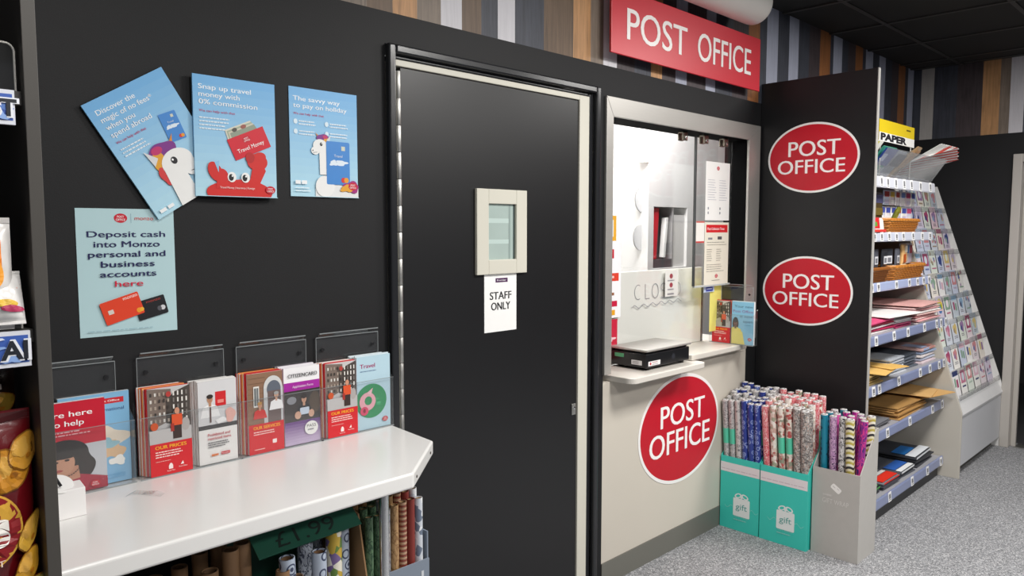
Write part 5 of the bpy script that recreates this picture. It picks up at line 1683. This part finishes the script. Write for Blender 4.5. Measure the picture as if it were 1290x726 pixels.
roll_proto('royal blue printed', pattern('blue_print', 'rings', ['#2c3f90', '#9fb0dc'], 38), None)
roll_proto('navy banded', pattern('navy_print', 'dots', ['#2a3a84', '#c9d2ea'], 40), MINT)
roll_proto('red and pink striped', pattern('pink_stripe', 'words', ['#d87880', '#c23a48', '#efd9d6'], 34), None)
roll_proto('cream floral', pattern('floral', 'cells', ['#e2d8cf', '#c9a89c', '#e9e2da', '#9fa08a', '#d8c2b6', '#b0605c', '#e6ddd4'], 75), None)
roll_proto('banded cream floral', pattern('floral2', 'cells', ['#ddd2c8', '#b98f84', '#e6ddd2', '#b5504e', '#8f9480', '#e2d6ca'], 85), MINT)
roll_proto('grey glitter', pattern('glitter', 'cells', ['#8f8a88', '#a8a29e', '#77726f', '#c2bdb8', '#6a6462', '#b09a90'], 170, .35), None, .0195)
roll_proto('teal spotted', pattern('teal_dot', 'dots', ['#1f7f98', '#123f58'], 42), None)
roll_proto('lilac lettered', pattern('lilac', 'words', ['#b58ab4', '#4a2a58', '#d9b8d2'], 34), None)
roll_proto('black and white', pattern('mono', 'words', ['#d9d6d6', '#2a2a2e'], 40), None)
roll_proto('magenta and purple', pattern('magenta', 'cells', ['#a01f86', '#5a2480', '#c92a8a', '#3d1f60', '#d85aa8'], 30), None)
roll_proto('magenta swirl', pattern('magenta2', 'words', ['#8c2488', '#d23a8c', '#4a2078'], 16), None)
roll_proto('zigzag striped', pattern('chevron', 'chevron', ['#ddd6b4', '#2c2a2e', '#e6e2cf', '#b8a850'], 22), None, .0195)
def place_roll(key, x, y, lean, label, group, dz=0):
    p = protos[key]
    d = Vector((lean[0], lean[1], 1)).normalized()
    e = Vector((0, 0, 1)).rotation_difference(d)
    e = (e.to_matrix() @ Matrix.Rotation(random.uniform(0, 6.28), 3, 'Z')).to_euler()
    if not p[1]:
        o = p[0]
        o.location, o.rotation_euler = (x, y, .0065 + dz), e
        p[1] = True
    else:
        o = dup(p[0], (x, y, .0065 + dz), e)
    tag(o, label, 'gift wrap roll', group)
ROWN = ['front', 'second', 'third', 'fourth', 'fifth', 'back']
def fill(x0, y0, wd, cols, keys, boxname, group, lean_f, jit=.003):
    for j in range(6):
        for i in range(cols):
            k = keys(i, j)
            x = x0 + .022 + j * .0345
            y = y0 - .021 - i * (wd - .042) / (cols - 1)
            u = (i / (cols - 1) - .5)
            lx, ly = lean_f(u, j)
            lx, ly = lx + random.uniform(-.004, .004), ly + random.uniform(-.004, .004)
            by = min(y0 - .0205, max(y0 - wd + .0205, y - ly * .37))
            place_roll(k, x - lx * .37, by, (lx, ly), f'{k} roll, {ORD[i]} from the wall, {ROWN[j]} row of the {boxname}', group, random.uniform(0, .02) + .009 * j)
def k1(i, j):
    if j == 0:
        return ['silver lettered', 'silver lettered', 'grey star', 'royal blue printed', 'royal blue printed', 'royal blue printed'][i]
    if j == 1:
        return ['grey star', 'silver lettered', 'grey star', 'royal blue printed', 'navy banded', 'navy banded'][i]
    return random.choice(['grey star', 'royal blue printed', 'navy banded', 'silver lettered'])
fill(3.36, -.008, .208, 6, k1, 'first teal box', 'gift wrap rolls in the first teal box', lambda u, j: ([-.075, -.056, -.04, -.025, -.012, 0][j], .016 if u < -.3 else .012 - .02 * u))
def k2(i, j):
    if j == 0:
        return ['red and pink striped', 'cream floral', 'banded cream floral', 'banded cream floral', 'grey glitter', 'grey glitter'][i]
    if j == 1:
        return ['red and pink striped', 'banded cream floral', 'cream floral', 'cream floral', 'grey glitter', 'grey glitter'][i]
    return random.choice(['cream floral', 'red and pink striped', 'banded cream floral', 'red and pink striped'])
fill(3.357, -.222, .232, 6, k2, 'second teal box', 'gift wrap rolls in the second teal box', lambda u, j: ([-.065, -.05, -.035, -.022, -.01, 0][j], .022 - .03 * u))
S3 = [('teal spotted', 3.435, -.492, (-.06, .0)), ('lilac lettered', 3.43, -.535, (-.06, .0)), ('black and white', 3.43, -.575, (-.05, -.01)), ('zigzag striped', 3.425, -.615, (-.075, .005)), ('magenta swirl', 3.44, -.650, (-.04, -.07)),
      ('teal spotted', 3.485, -.490, (-.03, -.01)), ('magenta and purple', 3.475, -.535, (-.04, .01)), ('magenta and purple', 3.48, -.580, (-.03, -.05)), ('magenta swirl', 3.485, -.622, (-.03, -.07)), ('zigzag striped', 3.53, -.648, (0, -.05)),
      ('black and white', 3.535, -.495, (.0, .01)), ('magenta swirl', 3.53, -.545, (.0, -.02)), ('lilac lettered', 3.535, -.60, (0, -.05)), ('teal spotted', 3.572, -.52, (.0, .0)), ('magenta and purple', 3.572, -.57, (.0, -.02))]
for n_, (k, x, y, ln) in enumerate(S3):
    row = ['front', 'middle', 'back'][0 if x < 3.46 else (1 if x < 3.51 else 2)]
    cnt = sum(1 for (_, xx, yy, _l) in S3[:n_] if (['front', 'middle', 'back'][0 if xx < 3.46 else (1 if xx < 3.51 else 2)] == row))
    place_roll(k, x - ln[0] * .39 + .004, y - ln[1] * .39, ln, f'{k} roll, {ORD[cnt]} in the {row} row of the silver box', 'gift wrap rolls in the silver box', 0)

# ================================================================== LIGHT, WORLD, CAMERA
def ceiling_lamp(x, y, e, size=.58):
    s = thing('ceiling_light', 'square white ceiling light panel set in the black tiled ceiling', 'ceiling light', (x, y, CEIL), 'square ceiling light panels')
    m = MB()
    h = .30
    m.box(x - h, y - h, CEIL - .008, x + h, y - h + .02, CEIL).box(x - h, y + h - .02, CEIL - .008, x + h, y + h, CEIL).box(x - h, y - h + .02, CEIL - .008, x - h + .02, y + h - .02, CEIL).box(x + h - .02, y - h + .02, CEIL - .008, x + h, y + h - .02, CEIL)
    m.build('frame', WHITE, s)
    MB().box(x - .28, y - .28, CEIL - .003, x + .28, y + .28, CEIL).build('diffuser', WHITE, s)
    la = bpy.data.lights.new('panel_lamp', 'AREA')
    la.shape = 'SQUARE'
    la.size = size
    la.energy = e
    la.color = (1, .975, .94)
    lo = bpy.data.objects.new('panel_lamp', la)
    COL.objects.link(lo)
    lo.location = (x, y, CEIL - .012)
for x, y, e in LAMPS:
    ceiling_lamp(x, y, e)
la = bpy.data.lights.new('office_lamp', 'AREA')
la.shape = 'RECTANGLE'
la.size, la.size_y = 1.4, .5
la.energy = OFFICE_E
la.color = (1, .985, .97)
lo = bpy.data.objects.new('office_lamp', la)
COL.objects.link(lo)
lo.location = (3.6, .66, 2.58)

wd = bpy.data.worlds.new('shop_ambient')
SC.world = wd
wd.use_nodes = True
bg = wd.node_tree.nodes['Background']
bg.inputs['Color'].default_value = (.86, .9, 1.0, 1)
bg.inputs['Strength'].default_value = AMB

cam = bpy.data.cameras.new('camera')
cam.sensor_width = 36
cam.lens = 948.387 / 1290 * 36
cam.clip_start = .02
co = bpy.data.objects.new('camera', cam)
COL.objects.link(co)
yaw, pit, rol = 0.781575893, -0.0777463289, 0.000213061846
f = Vector((math.sin(yaw) * math.cos(pit), math.cos(yaw) * math.cos(pit), math.sin(pit)))
rt = f.cross(Vector((0, 0, 1))).normalized()
up = rt.cross(f)
r_ = rt * math.cos(rol) + up * math.sin(rol)
u_ = up * math.cos(rol) - rt * math.sin(rol)
M_ = Matrix((r_, u_, -f)).transposed().to_4x4()
M_.translation = Vector((0, -1.9, 1.495))
co.matrix_world = M_
SC.camera = co
SC.view_settings.view_transform = 'Standard'
SC.view_settings.look = 'None'
SC.view_settings.gamma = 1
SC.view_settings.use_curve_mapping = False
SC.view_settings.exposure = EXPO
SC.cycles.max_bounces = 10
SC.cycles.transparent_max_bounces = 24
SC.cycles.caustics_reflective = False
SC.cycles.caustics_refractive = False
